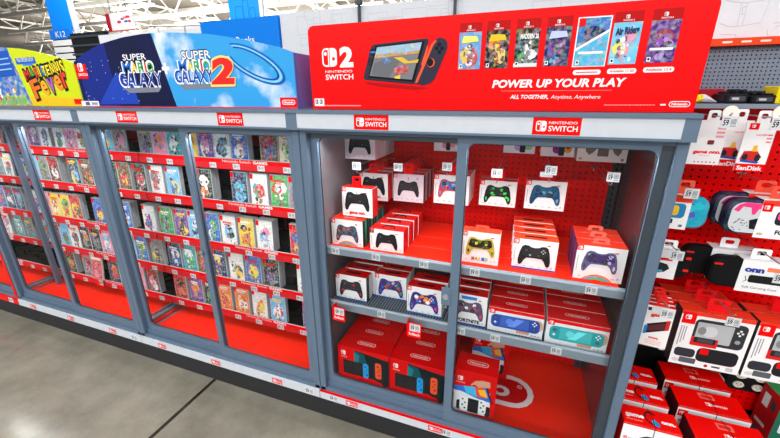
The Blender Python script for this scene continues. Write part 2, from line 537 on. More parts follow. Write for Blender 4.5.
zt = bp(300, 11.5, YB)[1]
xl = bp(282, 40, YB)[0]
m = MB(); m.box(xl, 3.2, YB, YB + .06, 0, zt, (226, 228, 232), 'panel_white')
m.front(YB)
for i in range(46):      # the store's pale line drawings of household goods
    u = xl + .15 + RNG.random() * 3.2; v = zt - .05 - RNG.random() * .75; w, h = .08 + RNG.random() * .25, .06 + RNG.random() * .2
    lc = (204, 207, 214)
    for a in ((u, u + w, v, v + .008), (u, u + w, v + h, v + h + .008), (u, u + .008, v, v + h), (u + w, u + w + .008, v, v + h)):
        if a[3] < zt and a[1] < 3.2: m.rc(*a, lc)
o = build_at(m, 'wall_back', None, (0, YB, 0)); struct(o)
for px in (360, 455):
    x, z = bp(px, 14, YB)
    m = MB(); m.box(x - .012, x + .012, YB - .04, YB - .002, zt - .45, zt + .01, mat='dark_metal'); m.box(x - .035, x + .035, YB - .05, YB - .002, zt + .004, zt + .05, mat='dark_metal')
    struct(build_at(m, 'trim_1' if px == 360 else 'trim_2', None, (x, YB, zt - .45)))
a = bp(201, 24, YB); b = bp(282, 16, YB)
t = empty('department_sign', ((a[0] + b[0]) / 2, YB, 0)); tag(t, 'blue department board reading Books behind the blue sky header sign', 'sign')
m = MB(); m.box(a[0] - t.location.x, xl - .02 - t.location.x, -.02, .05, 0, b[1] + .01, (10, 128, 236)); m.build('board', t)
m = MB(); p = bp(238, 44, YB); q = bp(255, 36, YB); m.front(-.021); m.text('Books', p[0] - t.location.x, p[1], q[1] - p[1], WHITE, 1, width=q[0] - p[0]); m.build('lettering', t)

YC = 5.0
p, q = bp(48, 0, YC), bp(80, 30, YC); r = bp(84, 30, YC)
t = empty('aisle_column', ((p[0] + r[0]) / 2, YC, 0)); tag(t, 'tall blue column sign marking aisle K12 beyond the yellow header sign', 'column')
ox = t.location.x
zk0, zk1 = bp(60, 40, YC)[1], bp(60, 30, YC)[1]
x0, x1 = bp(55, 35, YC)[0] - ox, bp(75, 35, YC)[0] - ox
m = MB(); m.box(x0 - .02, x1 + .0, 0, .05, zk1, 7.4, (10, 124, 228), 'column_blue'); m.build('cladding', t)
m = MB(); m.box(x1 + .01, x1 + .13, .0, .06, 0, 8.1, mat='panel_white'); m.build('post', t)
m = MB(); m.box(x0 - .05, x1, -.08, -.03, zk0, zk1, (12, 120, 226)); m.front(-.08); m.text('K12', (x0 + x1) / 2 - .02, zk0 + (zk1 - zk0) * .2, (zk1 - zk0) * .6, WHITE, 1, align='C', bold=0, width=(x1 - x0) * .5); m.build('aisle_plate', t)
zs1 = zk0
for i in range(4):
    m = MB(); m.box(x0 - .05, x1, -.07, -.03, zs1 - .145 * (i + 1) + .012, zs1 - .145 * i - .02, (238, 238, 240)); m.build('list_plate', t)
m = MB(); m.box(x0 - .08, x1 + .02, -.03, .0, 0, zk0, (24, 26, 30)); m.build('frame', t)
p, q = bp(229, 10, 6.5), bp(259, 10, 6.5)
t = empty('blue_column', ((p[0] + q[0]) / 2, 6.5, 0)); tag(t, 'tall blue column with darker drawn outlines above the blue Books board', 'column')
w = (q[0] - p[0]) / 2
m = MB(); m.box(-w, w, 0, .05, 0, 7.6, mat='column_blue'); m.front(0)
for (u0, u1, v0, v1) in ((-.25, -.05, 3.1, 3.5), (-.02, .12, 3.15, 3.62), (.16, .3, 3.05, 3.45)):
    for a in ((u0, u1, v0, v0 + .015), (u0, u1, v1, v1 + .015), (u0, u0 + .015, v0, v1), (u1, u1 + .015, v0, v1)): m.rc(*a, (8, 92, 190))
m.build('cladding', t)
m = MB(); m.box(w + .01, w + .1, 0, .06, 0, 7.9, mat='panel_white'); m.build('post', t)
m = MB(); m.box(-75, 12, 72, 72.3, 0, 8.15, mat='panel_white'); struct(m.build('wall_far'))
# black slatted fixture, grey end panel, small hanging sign
a, b = bp(77, 62, 4.6), bp(104, 34, 4.6)
t = empty('slatted_fixture', (a[0], 4.6, 0)); tag(t, 'black slatted display fixture beside the blue K12 column', 'shelf')
w = b[0] - a[0]; m = MB(); m.box(0, w, 0, .1, 0, b[1] + .06, (22, 24, 28), 'black_plastic'); m.build('body', t)
for i in range(3):
    m = MB(); z = b[1] - .02 - i * .17; m.box(0, w, -.05, -.001, z - .02, z + .02, (52, 56, 60), 'dark_metal'); m.build('slat', t)
a, b = bp(104, 60, 4.2), bp(199, 28, 4.2)
m = MB(); m.box(a[0], b[0], 4.2, 4.3, 0, b[1] + .02, mat='panel_white'); o = build_at(m, 'partition_panel', None, (a[0], 4.2, 0)); tag(o, 'pale grey partition panel behind the dark half of the blue header sign', 'panel')
m = MB()
za, zb = bp(165, 18, 4.0), bp(204, 30, 4.0)
for dz in (0, -.2): m.tube([(za[0] - .4, 4.0, za[1] - .1 + dz), (zb[0] + .1, 4.0, za[1] - .16 + dz)], .016, 6)
for x in (za[0] - .2, (za[0] + zb[0]) / 2, zb[0]): m.tube([(x, 4.0, 0.0), (x, 4.0, za[1] - .14)], .014, 6)
o = build_at(m, 'metal_rail', None, (za[0], 4.0, 0)); tag(o, 'thin chrome rail standing behind the blue sky header sign', 'rail')
a, b = bp(109, 32, 6.0), bp(131, 11, 6.0)
t = empty('hanging_sign', ((a[0] + b[0]) / 2, 6.0, a[1])); tag(t, 'small white and red sign hanging under the roof trusses', 'sign')
w = (b[0] - a[0]) / 2; h = b[1] - a[1]
m = MB(); m.box(-w, w, 0, .04, 0, h, (236, 232, 232)); m.front(0); m.rc(-w, -w * .7, 0, h, (196, 24, 40)); m.rc(-w, w, 0, h * .05, (196, 24, 40))
for i in range(7): m.blob(-w * .5 + w * 1.3 * RNG.random(), h * (.25 + .5 * RNG.random()), w * .2, h * .1, ((210, 40, 60), (80, 90, 130), (230, 130, 140))[i % 3], 1)
m.build('board', t)
for s in (-1, 1): m = MB(); m.tube([(s * w * .6, .02, h), (s * w * .6, .02, 6.5 - a[1])], .012, 4); m.build('hanger', t)


# ================================================================== glass display cabinets
def ticket(name, parent, x, y, z, w=.034, h=.026, tilt=0):
    if 'ticket' not in PROTO:
        m = MB(); m.box(-.5, .5, -.03, 0, -.5, .5, (206, 209, 214)); m.front(-.03)
        price_face(m, -.48, .48, -.46, .46); o = m.build(name); PROTO['ticket'] = o
        o.scale = (w, .04, h); o.parent = parent; o.location = (x, y, z); return o
    o = PROTO['ticket'].copy(); o.name = name; COL.objects.link(o); o.parent = parent; o.location = (x, y, z); o.scale = (w, .04, h)
    o.rotation_euler = (0, tilt, 0)
    return o


PROTO = {}


def cabinet(X0, label, games, rows=None, shelves=True):
    t = empty('display_cabinet', (X0, 0, 0)); tag(t, label, 'display cabinet', 'glass display cabinets in one run')
    P = lambda m, n, p=t: m.build(n, p)
    m = MB(); m.box(.0, W, .06, PEG, 0, .19, mat='kick'); P(m, 'base')
    for x in (.06, .62): m = MB(); m.box(x, x + .014, .02, .03, .15, .197, mat='dark_metal'); m.box(x - .004, x + .018, .02, .06, .145, .15, mat='dark_metal'); P(m, 'rail_bracket')
    red = games in ('console', 'edge')
    m = MB(); m.box(0, W - .004, -.014, 0, .197, .243, mat='red_plastic' if games == 'edge' else 'white_plastic')
    if red: m.box(0, W - .004, -.0155, -.0008, .2432, .2436, mat='red_plastic'); m.box(0, W - .004, -.0155, -.0142, .238, .2436, mat='red_plastic')
    rail = P(m, 'ticket_rail')
    for x in ((.1, .5, .9) if games != 'edge' else ()):
        m = MB(); m.front(0); switch_badge(m, -.03, .03, -.014, .014); o = P(m, 'red_badge', rail); o.location = (x + .07, -.0158, .219)
    for x in ({'console': (.075, .62, 1.1), 'games': (1.16,), 'edge': (1.13,)}[games]): ticket('price_tag', rail, x, -.0145, .219, .05, .036)
    # bottom track, three lipped grooves
    prof = [(-.006, .243), (-.006, .262), (.004, .262), (.004, .256), (.014, .256), (.014, .285), (.02, .285), (.02, .262), (.034, .262), (.034, .292), (.04, .292), (.04, .243)]
    m = MB(); m.loft([[(x, a, b) for a, b in prof] for x in (.0, W)], mat='metal'); P(m, 'bottom_track')
    m = MB(); m.box(.0, W, .04, PEG, .245, .262, mat='metal'); m.box(.032 if games != 'console' else .05, W - .004, .045, PEG - .004, .2622, .272, mat='liner')
    if games == 'console':
        m.top(.272)
        oval(m, .968 - .405, .264, .81, .2, (232, 228, 236), (205, 0, 8))
        m.el(.905, .3, .011, .011, (232, 228, 236), 4); m.el(.905, .3, .008, .008, (205, 0, 8), 5); m.text('R', .905, .296, .008, (232, 228, 236), 6, align='C')
    P(m, 'deck')
    if games != 'console':
        e = W - .075
        m = MB(); m.box(e, e + .052, .05, .3, .2722, .276, mat='shelf_metal'); m.box(e - .002, e + .004, .05, .3, .276, .29, mat='shelf_metal'); m.box(e + .048, e + .054, .05, .3, .276, .29, mat='shelf_metal')
        m.box(e + .014, e + .044, .06, .17, .276, .286, mat='steel'); P(m, 'deck_channel')
        if X0 < -2 and games == 'games':
            m = MB(); m.box(.085, .112, .184, .212, .276, 1.47, mat='metal'); P(m, 'inner_upright')
    for x0, x1 in ((0, .032), (W - .032, W)):
        m = MB(); m.cbox(x0 + .001, x1 - .001, -.006, .05, .243, 1.478, .003, mat='metal')
        if games == 'edge' and x0 > 0: m.box(x0 + .002, x1 - .002, -.0085, -.0065, .25, 1.47, mat='red_plastic')
        P(m, 'post')
    m = MB(); m.box(.032, W - .032, -.004, .05, 1.462, 1.478, mat='metal'); m.box(.032, W - .032, .012, .016, 1.444, 1.462, mat='dark_metal'); P(m, 'top_track')
    # fascia: white strip between a grey cap and a grey lip
    m = MB(); m.box(.012, W - .034, -.03, .02, 1.482, 1.535, mat='white_plastic'); P(m, 'fascia')
    m = MB(); m.box(.0, W, -.037, PEG, 1.535, 1.546, mat='metal'); m.box(.0, W, -.034, .05, 1.475, 1.482, mat='metal'); m.box(W - .034, W, -.032, .05, 1.482, 1.535, mat='metal'); m.box(0, .012, -.032, .05, 1.482, 1.535, mat='metal')
    P(m, 'top')
    for u0, u1 in BADGES[games]:
        m = MB(); m.front(0); w = u1 - u0; switch_badge(m, -w / 2, w / 2, -.0245, .0245); o = P(m, 'red_badge'); o.location = ((u0 + u1) / 2 - X0, -.0302, 1.508)
    m = MB(); m.box(.002, W - .002, PEG, PEG + .003, .245, 1.535, mat='peg_red'); P(m, 'back_panel')
    m = MB(); m.box(.002, W - .002, PEG + .025, PEG + .045, 0, 1.535, mat='backing'); P(m, 'backing_board')
    # doors
    for k in (0, 1):
        x0, x1 = ((.03, .632) if k == 0 else (.598, W - .03)); y0 = .021 if k == 0 else .006
        d = MB()
        l_, r_ = (.03, .032) if k == 0 else (.032, .03)
        outer = rrect(x0, x1, .262 if k == 0 else .258, 1.466, .0005); inner = rrect(x0 + l_, x1 - r_, .312, 1.446, .028)
        d.ring(outer, inner, y0, y0 + .012, mat='metal')
        d.ring(rrect(x0 + l_ - .003, x1 - r_ + .003, .309, 1.449, .028), rrect(x0 + l_ + .003, x1 - r_ - .003, .315, 1.443, .026), y0 + .0125, y0 + .016, mat='dark_metal')
        if games == 'console' and k == 1: d.box(x1 - .03, x1 - .001, y0 - .0012, y0 - .0004, .262, 1.462, mat='dark_metal')
        fr = P(d, 'sliding_door')
        g = MB(); g.face([(x0 + .02, y0 + .006, .29), (x1 - .02, y0 + .006, .29), (x1 - .02, y0 + .006, 1.456), (x0 + .02, y0 + .006, 1.456)], mat='glass'); P(g, 'glass_pane', fr)
        if k == 1:
            lk = MB(); a = .872 if games == 'console' else .87
            if games == 'console': lk.cbox(x0 - .03, x0 + .006, y0 - .004, y0 - .0005, a - .038, a + .038, .001, mat='metal')
            P(lk, 'lock_plate', fr) if lk.v else None
            lk = MB()
            xc = x0 - .012 if games == 'console' else x0 + .004
            for rr_, ya, yb in ((.0115, -.009, -.004), (.008, -.013, -.009)):
                lk.loft([[(xc + rr_ * cos(2 * pi * i / 14), y0 + y, a + rr_ * sin(2 * pi * i / 14)) for i in range(14)] for y in (yb, ya)], mat='steel')
            P(lk, 'lock', fr)
    if games == 'console':
        m = MB(); m.box(.036, .042, .055, PEG - .002, .275, 1.53, mat='side_grey'); P(m, 'side_panel')
        m = MB(); m.box(W - .026, W - .02, .055, PEG - .002, .275, 1.53, mat='side_dark'); P(m, 'side_panel')
        m = MB(); m.box(W - .008, W, .052, PEG + .02, .02, 1.53, mat='metal'); P(m, 'end_panel')
        m = MB(); m.box(W - .062, W - .03, PEG - .02, PEG - .003, .28, 1.5, mat='dark_metal')
        for i in range(46): m.box(W - .05, W - .043, PEG - .0215, PEG - .0205, .3 + i * .026, .312 + i * .026, (8, 8, 10)); 
        P(m, 'upright')
        for z0, z1, dk in ((.953, .993, 'liner'), (.683, .728, 'shelf_metal')):
            s = MB()
            s.box(.05, W - .064, .064, PEG - .022, z0 + .002, z1 - .022, mat='shelf_metal')
            s.loft([[(x, a, b) for a, b in ((.045, z0), (.045, z1 - .012), (.05, z1 - .004), (.056, z1 - .004), (.056, z1 - .018), (.064, z1 - .018), (.064, z0 + .004), (.05, z0))] for x in (.05, W - .03)], mat='shelf_metal')
            sh = P(s, 'shelf')
            l = MB()
            if dk == 'liner':
                l.box(.05, W - .064, .066, PEG - .024, z1 - .0215, z1 - .019, mat='liner'); l.top(z1 - .019)
                for y in (.2, .32): l.rc(.05, W - .064, y, y + .003, (240, 120, 110))
                P(l, 'shelf_liner', sh)
            else:
                for i in range(88): l.box(.06 + i * .0125, .0662 + i * .0125, .075, .5, z1 - .0215, z1 - .0195, mat='dark_metal')
                P(l, 'wire_deck', sh)
            for px, py in ((335.5, 249), (376, 256), (424, 262)) + ((475, 269.5), (526, 276.5), (592, 286)) if dk == 'liner' else ((381.5, 315), (460.5, 331), (495, 339.5), (556, 351.5)):
                x = un(px, py, Y=.045).x
                ticket('price_tag', sh, x - X0, .0445, (z0 + z1) / 2 - .003, .036, .03)
            if dk != 'liner':
                for px in (341, 415.5):
                    x = un(px, 312 if px < 400 else 322, Y=.02).x - X0
                    r = MB(); r.box(-.03, .03, -.002, 0, -.042, .026, mat='red_plastic'); r.box(-.03, -.028, -.001, .04, -.03, .026, mat='red_plastic'); r.front(-.002)
                    price_face(r, -.018, .026, -.012, .022); r.text('Rollback', .002, -.032, .013, WHITE, 1, width=.046, align='C'); o = P(r, 'red_price_flag', sh); o.location = (x, .0, .70)
    else:
        for i, zr in enumerate(ROWS):
            s = MB()
            s.box(.004, W - .004, .223, .226, zr - .054, zr, mat='red_plastic')
            s.box(.004, W - .004, .2222, .2232, zr - .05, zr - .024, (196, 34, 44)); s.box(.004, W - .004, .226, PEG - .003, zr - .022, zr - .016, mat='black_plastic')
            s.box(.004, W - .004, .219, .2225, zr - .001, zr + .002, mat='clear_plastic')
            s.front(.2222); s.text('Nintendo Switch', .6, zr - .0185, .0125, (255, 226, 226), 1, width=.175, bold=0); s.text('GAMES', .79, zr - .0185, .0125, WHITE, 1, width=.085, bold=.03)
            sh = P(s, 'game_shelf')
            b = MB()
            if i: 
                for q in range(8): b.box(.02 + q * .15, .15 + q * .15, .46, .47, zr - .014, zr + .13, mat='black_plastic'); b.box(.03 + q * .15, .14 + q * .15, .3, .46, zr - .0155, zr + .03, mat='black_plastic')
            else:
                for q in range(8): b.box(.03 + q * .15, .14 + q * .15, .34, .46, zr - .0155, zr + .035, mat='black_plastic')
            P(b, 'case_pusher', sh)
            for q in range(8): ticket('price_tag', sh, .085 + q * .15, .2221, zr - .0375, .042, .027)
    return t


ROWS = (1.297, 1.073, .825, .606, .388)
sx = lambda px, py=120, Y=-.03: un(px, py, Y=Y).x
BADGES = {'console': ((sx(354, 123), sx(388.5, 123)), (sx(532.5, 127), sx(581, 127))), 'games': None, 'edge': ()}
cabinet(0, 'glass cabinet of controllers and consoles under the red header sign', 'console')
BADGES['games'] = ((sx(116.5, 116), sx(137, 116)), (sx(217.5, 119), sx(243, 119)))
cabinet(-W, 'glass cabinet of video games under the dark and sky blue header sign', 'games')
BADGES['games'] = ((sx(33.5, 114), sx(50, 114)), (sx(33.5, 114) - .56, sx(50, 114) - .56))
cabinet(-2 * W, 'glass cabinet of video games under the yellow green header sign', 'games')
BADGES['edge'] = ()
cabinet(-3 * W, 'glass cabinet with red edged post at the far left end of the run', 'edge')

# ================================================================== game cases standing on the red shelves
CN = {'red': (204, 34, 40), 'orange': (232, 120, 36), 'yellow': (240, 204, 50), 'green': (64, 156, 74), 'teal': (40, 150, 160), 'blue': (48, 98, 190),
      'sky blue': (104, 180, 230), 'navy': (28, 40, 92), 'purple': (110, 60, 150), 'pink': (232, 130, 170), 'white': (234, 234, 234), 'grey': (130, 132, 138),
      'black': (24, 22, 26), 'brown': (112, 76, 48), 'cream': (232, 218, 184), 'dark red': (120, 22, 34)}
GAMES = {  # cabinet: per shelf [(px0, px1, y mid, ground, other inks, cases behind)]
    'B': [
        [(99, 111, 'sky blue', 'yellow white', 0), (112, 124, 'grey', 'black pink', 0), (125.5, 138, 'grey', 'black purple', 2), (141.5, 155, 'pink', 'blue orange', 0), (157.5, 170, 'teal', 'black white', 0), (172, 184, 'yellow', 'white orange', 1),
         (190, 202, 'purple', 'white pink', 0), (203.5, 219, 'white', 'teal navy', 0), (221, 236.5, 'blue', 'orange white', 2), (260, 276, 'brown', 'blue red', 1), (279, 296, 'cream', 'grey green', 1)],
        [(106, 116, 'black', 'yellow brown', 0), (117, 130, 'brown', 'orange red yellow', 1), (133.5, 147, 'black', 'white red', 2), (149, 163, 'white', 'grey red', 1), (165.5, 179.5, 'sky blue', 'yellow blue', 1),
         (197, 211, 'black', 'orange white', 3), (231, 246.5, 'navy', 'teal sky blue', 2), (250, 267, 'white', 'teal red green', 2), (270.5, 287, 'green', 'red white', 2), (290, 305, 'grey', 'red black', 1)],
        [(118, 131, 'blue', 'pink white red', 3), (144.5, 157, 'white', 'red blue', 3), (159.5, 172, 'green', 'sky blue brown', 1), (175, 187, 'purple', 'yellow black', 1), (188.5, 202, 'sky blue', 'white navy', 1),
         (205, 218.5, 'blue', 'white green', 2), (220, 236, 'white', 'sky blue black', 3), (237.5, 254, 'yellow', 'black orange', 2), (256, 272, 'white', 'pink sky blue', 3), (291, 305, 'red', 'yellow blue', 1)],
        [(123, 133, 'teal', 'green blue', 0), (135, 146, 'blue', 'yellow green', 2), (155, 166, 'grey', 'yellow navy', 1), (168, 180, 'navy', 'blue white', 1), (182, 196, 'teal', 'green white', 1), (197, 209, 'brown', 'orange red', 0),
         (211, 226, 'navy', 'purple yellow', 1), (228, 243.5, 'white', 'navy yellow', 1), (245, 260.5, 'blue', 'yellow', 2), (262.5, 279, 'black', 'grey purple', 3), (298, 312, 'white', 'blue red', 1)],
        [(132, 145, 'pink', 'red white', 0), (146, 158.5, 'dark red', 'white pink', 2), (173, 187, 'red', 'orange black', 1), (188.5, 203, 'purple', 'yellow orange', 2), (204.5, 216, 'black', 'green', 0),
         (218, 231, 'orange', 'yellow red', 1), (233.5, 249.5, 'orange', 'yellow white red', 2), (251.5, 267, 'white', 'orange yellow', 2), (269, 286, 'sky blue', 'red white', 1), (303, 318, 'purple', 'yellow white', 1)],
    ],
    'A': [
        [(14, 23, 'pink', 'white purple', 0), (25, 36, 'purple', 'pink white', 1), (37, 49, 'white', 'teal purple', 1), (53, 62, 'white', 'blue green', 0), (63.5, 73.5, 'pink', 'white purple', 1), (75, 86, 'white', 'red green', 1)],
        [(24, 32, 'sky blue', 'pink white', 0), (36, 43, 'grey', 'green brown', 0), (45, 54, 'dark red', 'brown white', 3), (67, 79, 'navy', 'yellow sky blue', 0), (81, 91, 'brown', 'black orange', 1), (92, 101, 'grey', 'brown red', 0)],
        [(26, 34, 'pink', 'blue red', 0), (48, 56, 'yellow', 'red white', 0), (57, 66, 'yellow', 'green red', 1), (68, 77, 'red', 'brown yellow', 2), (92, 104, 'blue', 'red yellow', 1)],
        [(43, 52, 'dark red', 'teal', 0), (54.5, 62, 'sky blue', 'green brown', 0), (64, 73, 'white', 'orange navy', 0), (75, 84, 'black', 'orange grey', 1), (85.5, 95, 'black', 'purple grey', 1), (96.5, 106, 'pink', 'sky blue white', 1), (108, 116, 'orange', 'brown white', 0)],
        [(65, 75, 'black', 'green orange', 2), (82, 92, 'grey', 'dark red pink', 0), (108, 119, 'navy', 'orange red', 1)],
    ],
    'Z': [
        [(-9, 0, 'red', 'white', 0), (1, 8, 'red', 'teal', 0)],
        [(-7, 1, 'grey', 'red teal', 0), (2.5, 11, 'white', 'teal red', 0), (12.5, 19, 'blue', 'yellow white', 0)],
        [(-4, 4, 'blue', 'grey red', 0), (5.5, 13, 'navy', 'grey white', 1), (14, 21, 'navy', 'grey sky blue', 1), (24, 30, 'white', 'pink blue', 0)],
        [(1, 10, 'white', 'grey pink', 1), (13.5, 22, 'teal', 'white grey', 0), (24, 33, 'grey', 'teal dark red', 1), (35, 42, 'white', 'teal orange', 0)],
        [],
    ],
}
WHERE = {'B': 'blue-sign cabinet', 'A': 'yellow-sign cabinet', 'Z': 'far left cabinet'}
SHN = ('top', 'second', 'third', 'fourth', 'lowest')
CW, CH, CD = .105, .17, .0115
n_cases = 0
shell = None


def case_shell():
    global shell
    if shell is None:
        m = MB(); m.cbox(-CW / 2, CW / 2, 0, CD, 0, CH, .0012, mat='clear_plastic'); shell = m.build('game_case'); return shell
    o = bpy.data.objects.new('game_case', shell.data); COL.objects.link(o); return o


ON_SHELF = {}          # (cabinet, row) -> [(x, spec)], sorted from the left
for ri, zr in enumerate(ROWS):
    line = sorted(((x_at((s[0] + s[1]) / 2, .235, zr + .07), s) for k in 'ZAB' for s in GAMES[k][ri]), key=lambda e: e[0])
    last = -9
    for x, s in line:
        x = max(x, last + CW + .003)
        k = int(math.floor(x / W)); lo, hi = k * W + .056, (k + 1) * W - .056     # stay clear of the joint between two shelves
        if x < lo and lo - x < .07 or x < lo: x = lo
        if x > hi:
            x = hi if hi >= last + CW + .003 else hi + .112
        last = x
        ON_SHELF.setdefault((' BAZ'[-int(math.floor(x / W))], ri), []).append((x, s))
for (key, ri), row in ON_SHELF.items():
    zr = ROWS[ri]; zb = zr - .0145
    for i, (x, (a, b, bg, fg, nb)) in enumerate(row):
        rg = random.Random(ord(key) * 7919 + ri * 101 + i * 13)
        o = case_shell(); o.location = (x, .236, zb); o.rotation_euler = (-.05, 0, 0); n_cases += 1
        inks = [k.replace('_', ' ') for k in fg.replace('sky blue', 'sky_blue').replace('dark red', 'dark_red').split()]
        nm = f'{bg} and {inks[0]}' if len(inks) == 1 else f'{bg}, {inks[0]} and {inks[1]}'
        pos = f'{ORD[i + 1]} from left' if key == 'B' else f'{ORD[len(row) - i]} from right'
        tag(o, f'{nm} game case, {pos} on {SHN[ri]} shelf, {WHERE[key]}', 'game case', f'game cases in the {WHERE[key]}')
        c = MB(); c.front(0)
        cover_art(c, -CW / 2 + .003, CW / 2 - .003, .004, CH - .004, CN[bg], [CN[k] for k in inks], 1, rg, title=rg.choice(((236, 236, 240), (250, 214, 70), (214, 60, 50), (232, 232, 240), None)))
        c.rc(-CW / 2 + .003, -CW / 2 + .02, CH - .03, CH - .004, RED, 6)
        c.build('cover_sheet', o)
        for k in range(nb):
            q = case_shell(); q.location = (x + rg.uniform(-.0012, .0012), .236 + (CD + .002) * (k + 1), zb); q.rotation_euler = (-.05, 0, 0); n_cases += 1
            tag(q, f'{ORD[k + 1]} case behind the {bg} case, {pos}, {SHN[ri]} shelf, {WHERE[key]}', 'game case', f'game cases in the {WHERE[key]}')
# one case has slumped forward on the lowest shelf
xs_ = x_at(100, .232, ROWS[4] + .06)
o = case_shell(); o.location = (xs_, .227, ROWS[4] + .0035); o.rotation_euler = (.0, 0, 0)
tag(o, 'red game case tipped forward on the lowest shelf rail, cabinet under the yellow sign', 'game case', 'game cases in the ' + WHERE['A'])
o.location = (xs_, .205, ROWS[4] + .003); o.rotation_euler = (-.16, .0, .0)
c = MB(); c.front(0); cover_art(c, -CW / 2 + .003, CW / 2 - .003, .004, CH - .004, (206, 60, 62), [CN['red'], CN['pink']], 1, random.Random(3)); c.rc(-CW / 2 + .004, CW / 2 - .004, CH - .03, CH - .006, (232, 226, 224), 6); c.build('cover_sheet', o)
# loose red flag on that rail
x = x_at(97.5, .2, .35)
m = MB(); m.box(-.045, .045, -.002, 0, -.05, .012, mat='red_plastic'); m.front(-.002); price_face(m, -.0, .04, -.034, .006)
o = m.build('red_price_flag', None, (x, .216, .375)); tag(o, 'small red price flag hanging from the lowest rail, yellow sign cabinet', 'price flag')
print('CASES', n_cases)

# ================================================================== header signs on top of the cabinets
YH = .03
S = lambda px, py: (un(px, py, Y=YH).x, un(px, py, Y=YH).z)


def tx(m, t, px0, px1, pyb, pyt, col, l=3, **k):
    u0, v0 = S(px0, pyb); u1, _ = S(px1, pyb); _, v1 = S(px0, pyt)
    m.text(t, u0, v0, v1 - v0, col, l, width=u1 - u0, **k)


ARCH = [(0, 1.748), (.097, 1.784), (.16, 1.802), (.222, 1.817), (.36, 1.835), (.486, 1.842), (.57, 1.842), (.644, 1.839), (.843, 1.823), (1.007, 1.795), (1.16, 1.762), (1.22, 1.742)]


def arch_z(s):
    for (a, za), (b, zb) in zip(ARCH, ARCH[1:]):
        if a <= s <= b: return za + (zb - za) * (s - a) / (b - a)
    return ARCH[-1][1] if s > 1 else ARCH[0][1]


def arch_poly(X0, s0, s1, e0=None, e1=None, n=10):
    """region of the arched front between two edges, each (s at bottom, s at top)"""
    b0, t0 = e0 or (s0, s0); b1, t1 = e1 or (s1, s1)
    return [(X0 + b0, 1.5475), (X0 + b1, 1.5475)] + [(X0 + t1 + (t0 - t1) * k / n, arch_z(t1 + (t0 - t1) * k / n)) for k in range(n + 1)]


def header(X0, label):
    t = empty('header_sign', (X0 + .6, YH + .1, 1.546)); tag(t, label, 'sign', 'header signs on the cabinet tops')
    return t


# ---- dark blue / sky blue sign
X0 = -1.2365
t = header(X0, 'arched header sign, dark blue left half and sky blue right half')
m = MB(); pts = arch_poly(X0, .002, 1.219, n=24)
m.prism(pts, YH, YH + .014, (96, 130, 210)); m.box(X0 + 1.205, X0 + 1.219, YH + .0142, YH + .3, 1.5472, 1.742, (128, 114, 200)); m.box(X0 + .002, X0 + .014, YH + .0142, YH + .3, 1.5472, 1.748, (30, 40, 110))
m.right(X0 + 1.219)
m.rc(YH + .015, YH + .3, 1.548, 1.741, (134, 120, 206)); m.el(YH + .14, 1.6, .03, .035, (206, 50, 40), 2); m.rc(YH + .13, YH + .15, 1.63, 1.64, (60, 140, 60), 3)
build_at(m, 'sign_box', t, (0, 0, 0)).location = -t.location
d0, d1 = S(177, 105)[0] - X0, S(151, 35)[0] - X0
m = MB(); m.front(YH)
m.pg(arch_poly(X0, .004, 0, None, (d0, d1)), (14, 22, 66), 1)
n0, n1 = S(120, 105)[0] - X0, S(104, 45)[0] - X0
m.pg(arch_poly(X0, 0, 0, (.03, .03), (n0, n1)), (20, 40, 128), 2)
m.pg([S(118, 44), S(132, 38), S(176, 104), S(140, 104)], (16, 22, 58), 3)
m.pg([S(100, 104), S(116, 72), S(132, 82), S(176, 104)], (30, 66, 176), 2)
m.pg(arch_poly(X0, 0, 1.217, (d0, d1), None), (54, 156, 222), 1, 'sky_art')
for i in range(30):
    u, v = S(84 + RNG.random() * 70, 60 + RNG.random() * 42); m.el(u, v, .0025, .0025, (180, 200, 250), 4, 5)
b = S(88, 104); m.rc(X0 + .004, X0 + 1.217, 1.5475, 1.552, (214, 40, 60), 5)
build_at(m, 'front_print', t).location = -t.location
m = MB(); m.front(YH)
for (a0, a1, dy, two) in ((123, 145, 0, 0), (178, 211, 0, 1)):
    if not two: rows_ = (('SUPER', 123.5, 147, 60.5, 54.5), ('MARIO', 124, 155, 72, 62.5), ('GALAXY', 122, 164, 86, 73.5))
    else: rows_ = (('SUPER', 182.5, 211.5, 59.5, 51.5), ('MARIO', 179.5, 211, 71, 61), ('GALAXY', 176.5, 214.5, 82.5, 70.5))
    (s, *p0), (q, *p1), (g, *p2) = rows_
    # grey slab under the bottom word
    m.pg([S(p2[0] + 2, p2[2] + 2), S(p2[1] - 2, p2[2] + 1), S(p2[1] - 5 if not two else 232, p2[2] + (6 if not two else 5)), S(p2[0] + 8, p2[2] + 7)], (120, 126, 142), 4)
    tx(m, s, p0[0] - .6, p0[1] + .6, p0[2] + .8, p0[3] - .6, (24, 34, 84), 5, bold=.05); tx(m, s, *p0, WHITE, 7, bold=.012)
    tx(m, q, p1[0] - .6, p1[1] + .6, p1[2] + .8, p1[3] - .6, (240, 242, 250), 5, bold=.045)
    wl = (p1[1] - p1[0]) / 5.0; x = p1[0]
    for ch, c, ww in zip('MARIO', ((40, 110, 210), (240, 206, 40), (62, 170, 70), (226, 50, 50), (62, 176, 70)), (1.35, 1.1, 1.05, .4, 1.1)):
        tx(m, ch, x + .3, x + wl * ww - .5, p1[2], p1[3], c, 7, bold=.02); x += wl * ww
    tx(m, g, p2[0] - .8, p2[1] + .8, p2[2] + 1, p2[3] - .8, (236, 240, 250), 5, bold=.05); tx(m, g, *p2, (34, 62, 160), 7, bold=.015)
m.text('+', *S(163.5, 75), .05, WHITE, 6, bold=.06)
tx(m, '2', 211, 237, 84, 58.5, (250, 214, 120), 8, bold=.08, italic=.12); tx(m, '2', 212, 236, 83, 59.5, (222, 40, 36), 9, bold=.05, italic=.12)
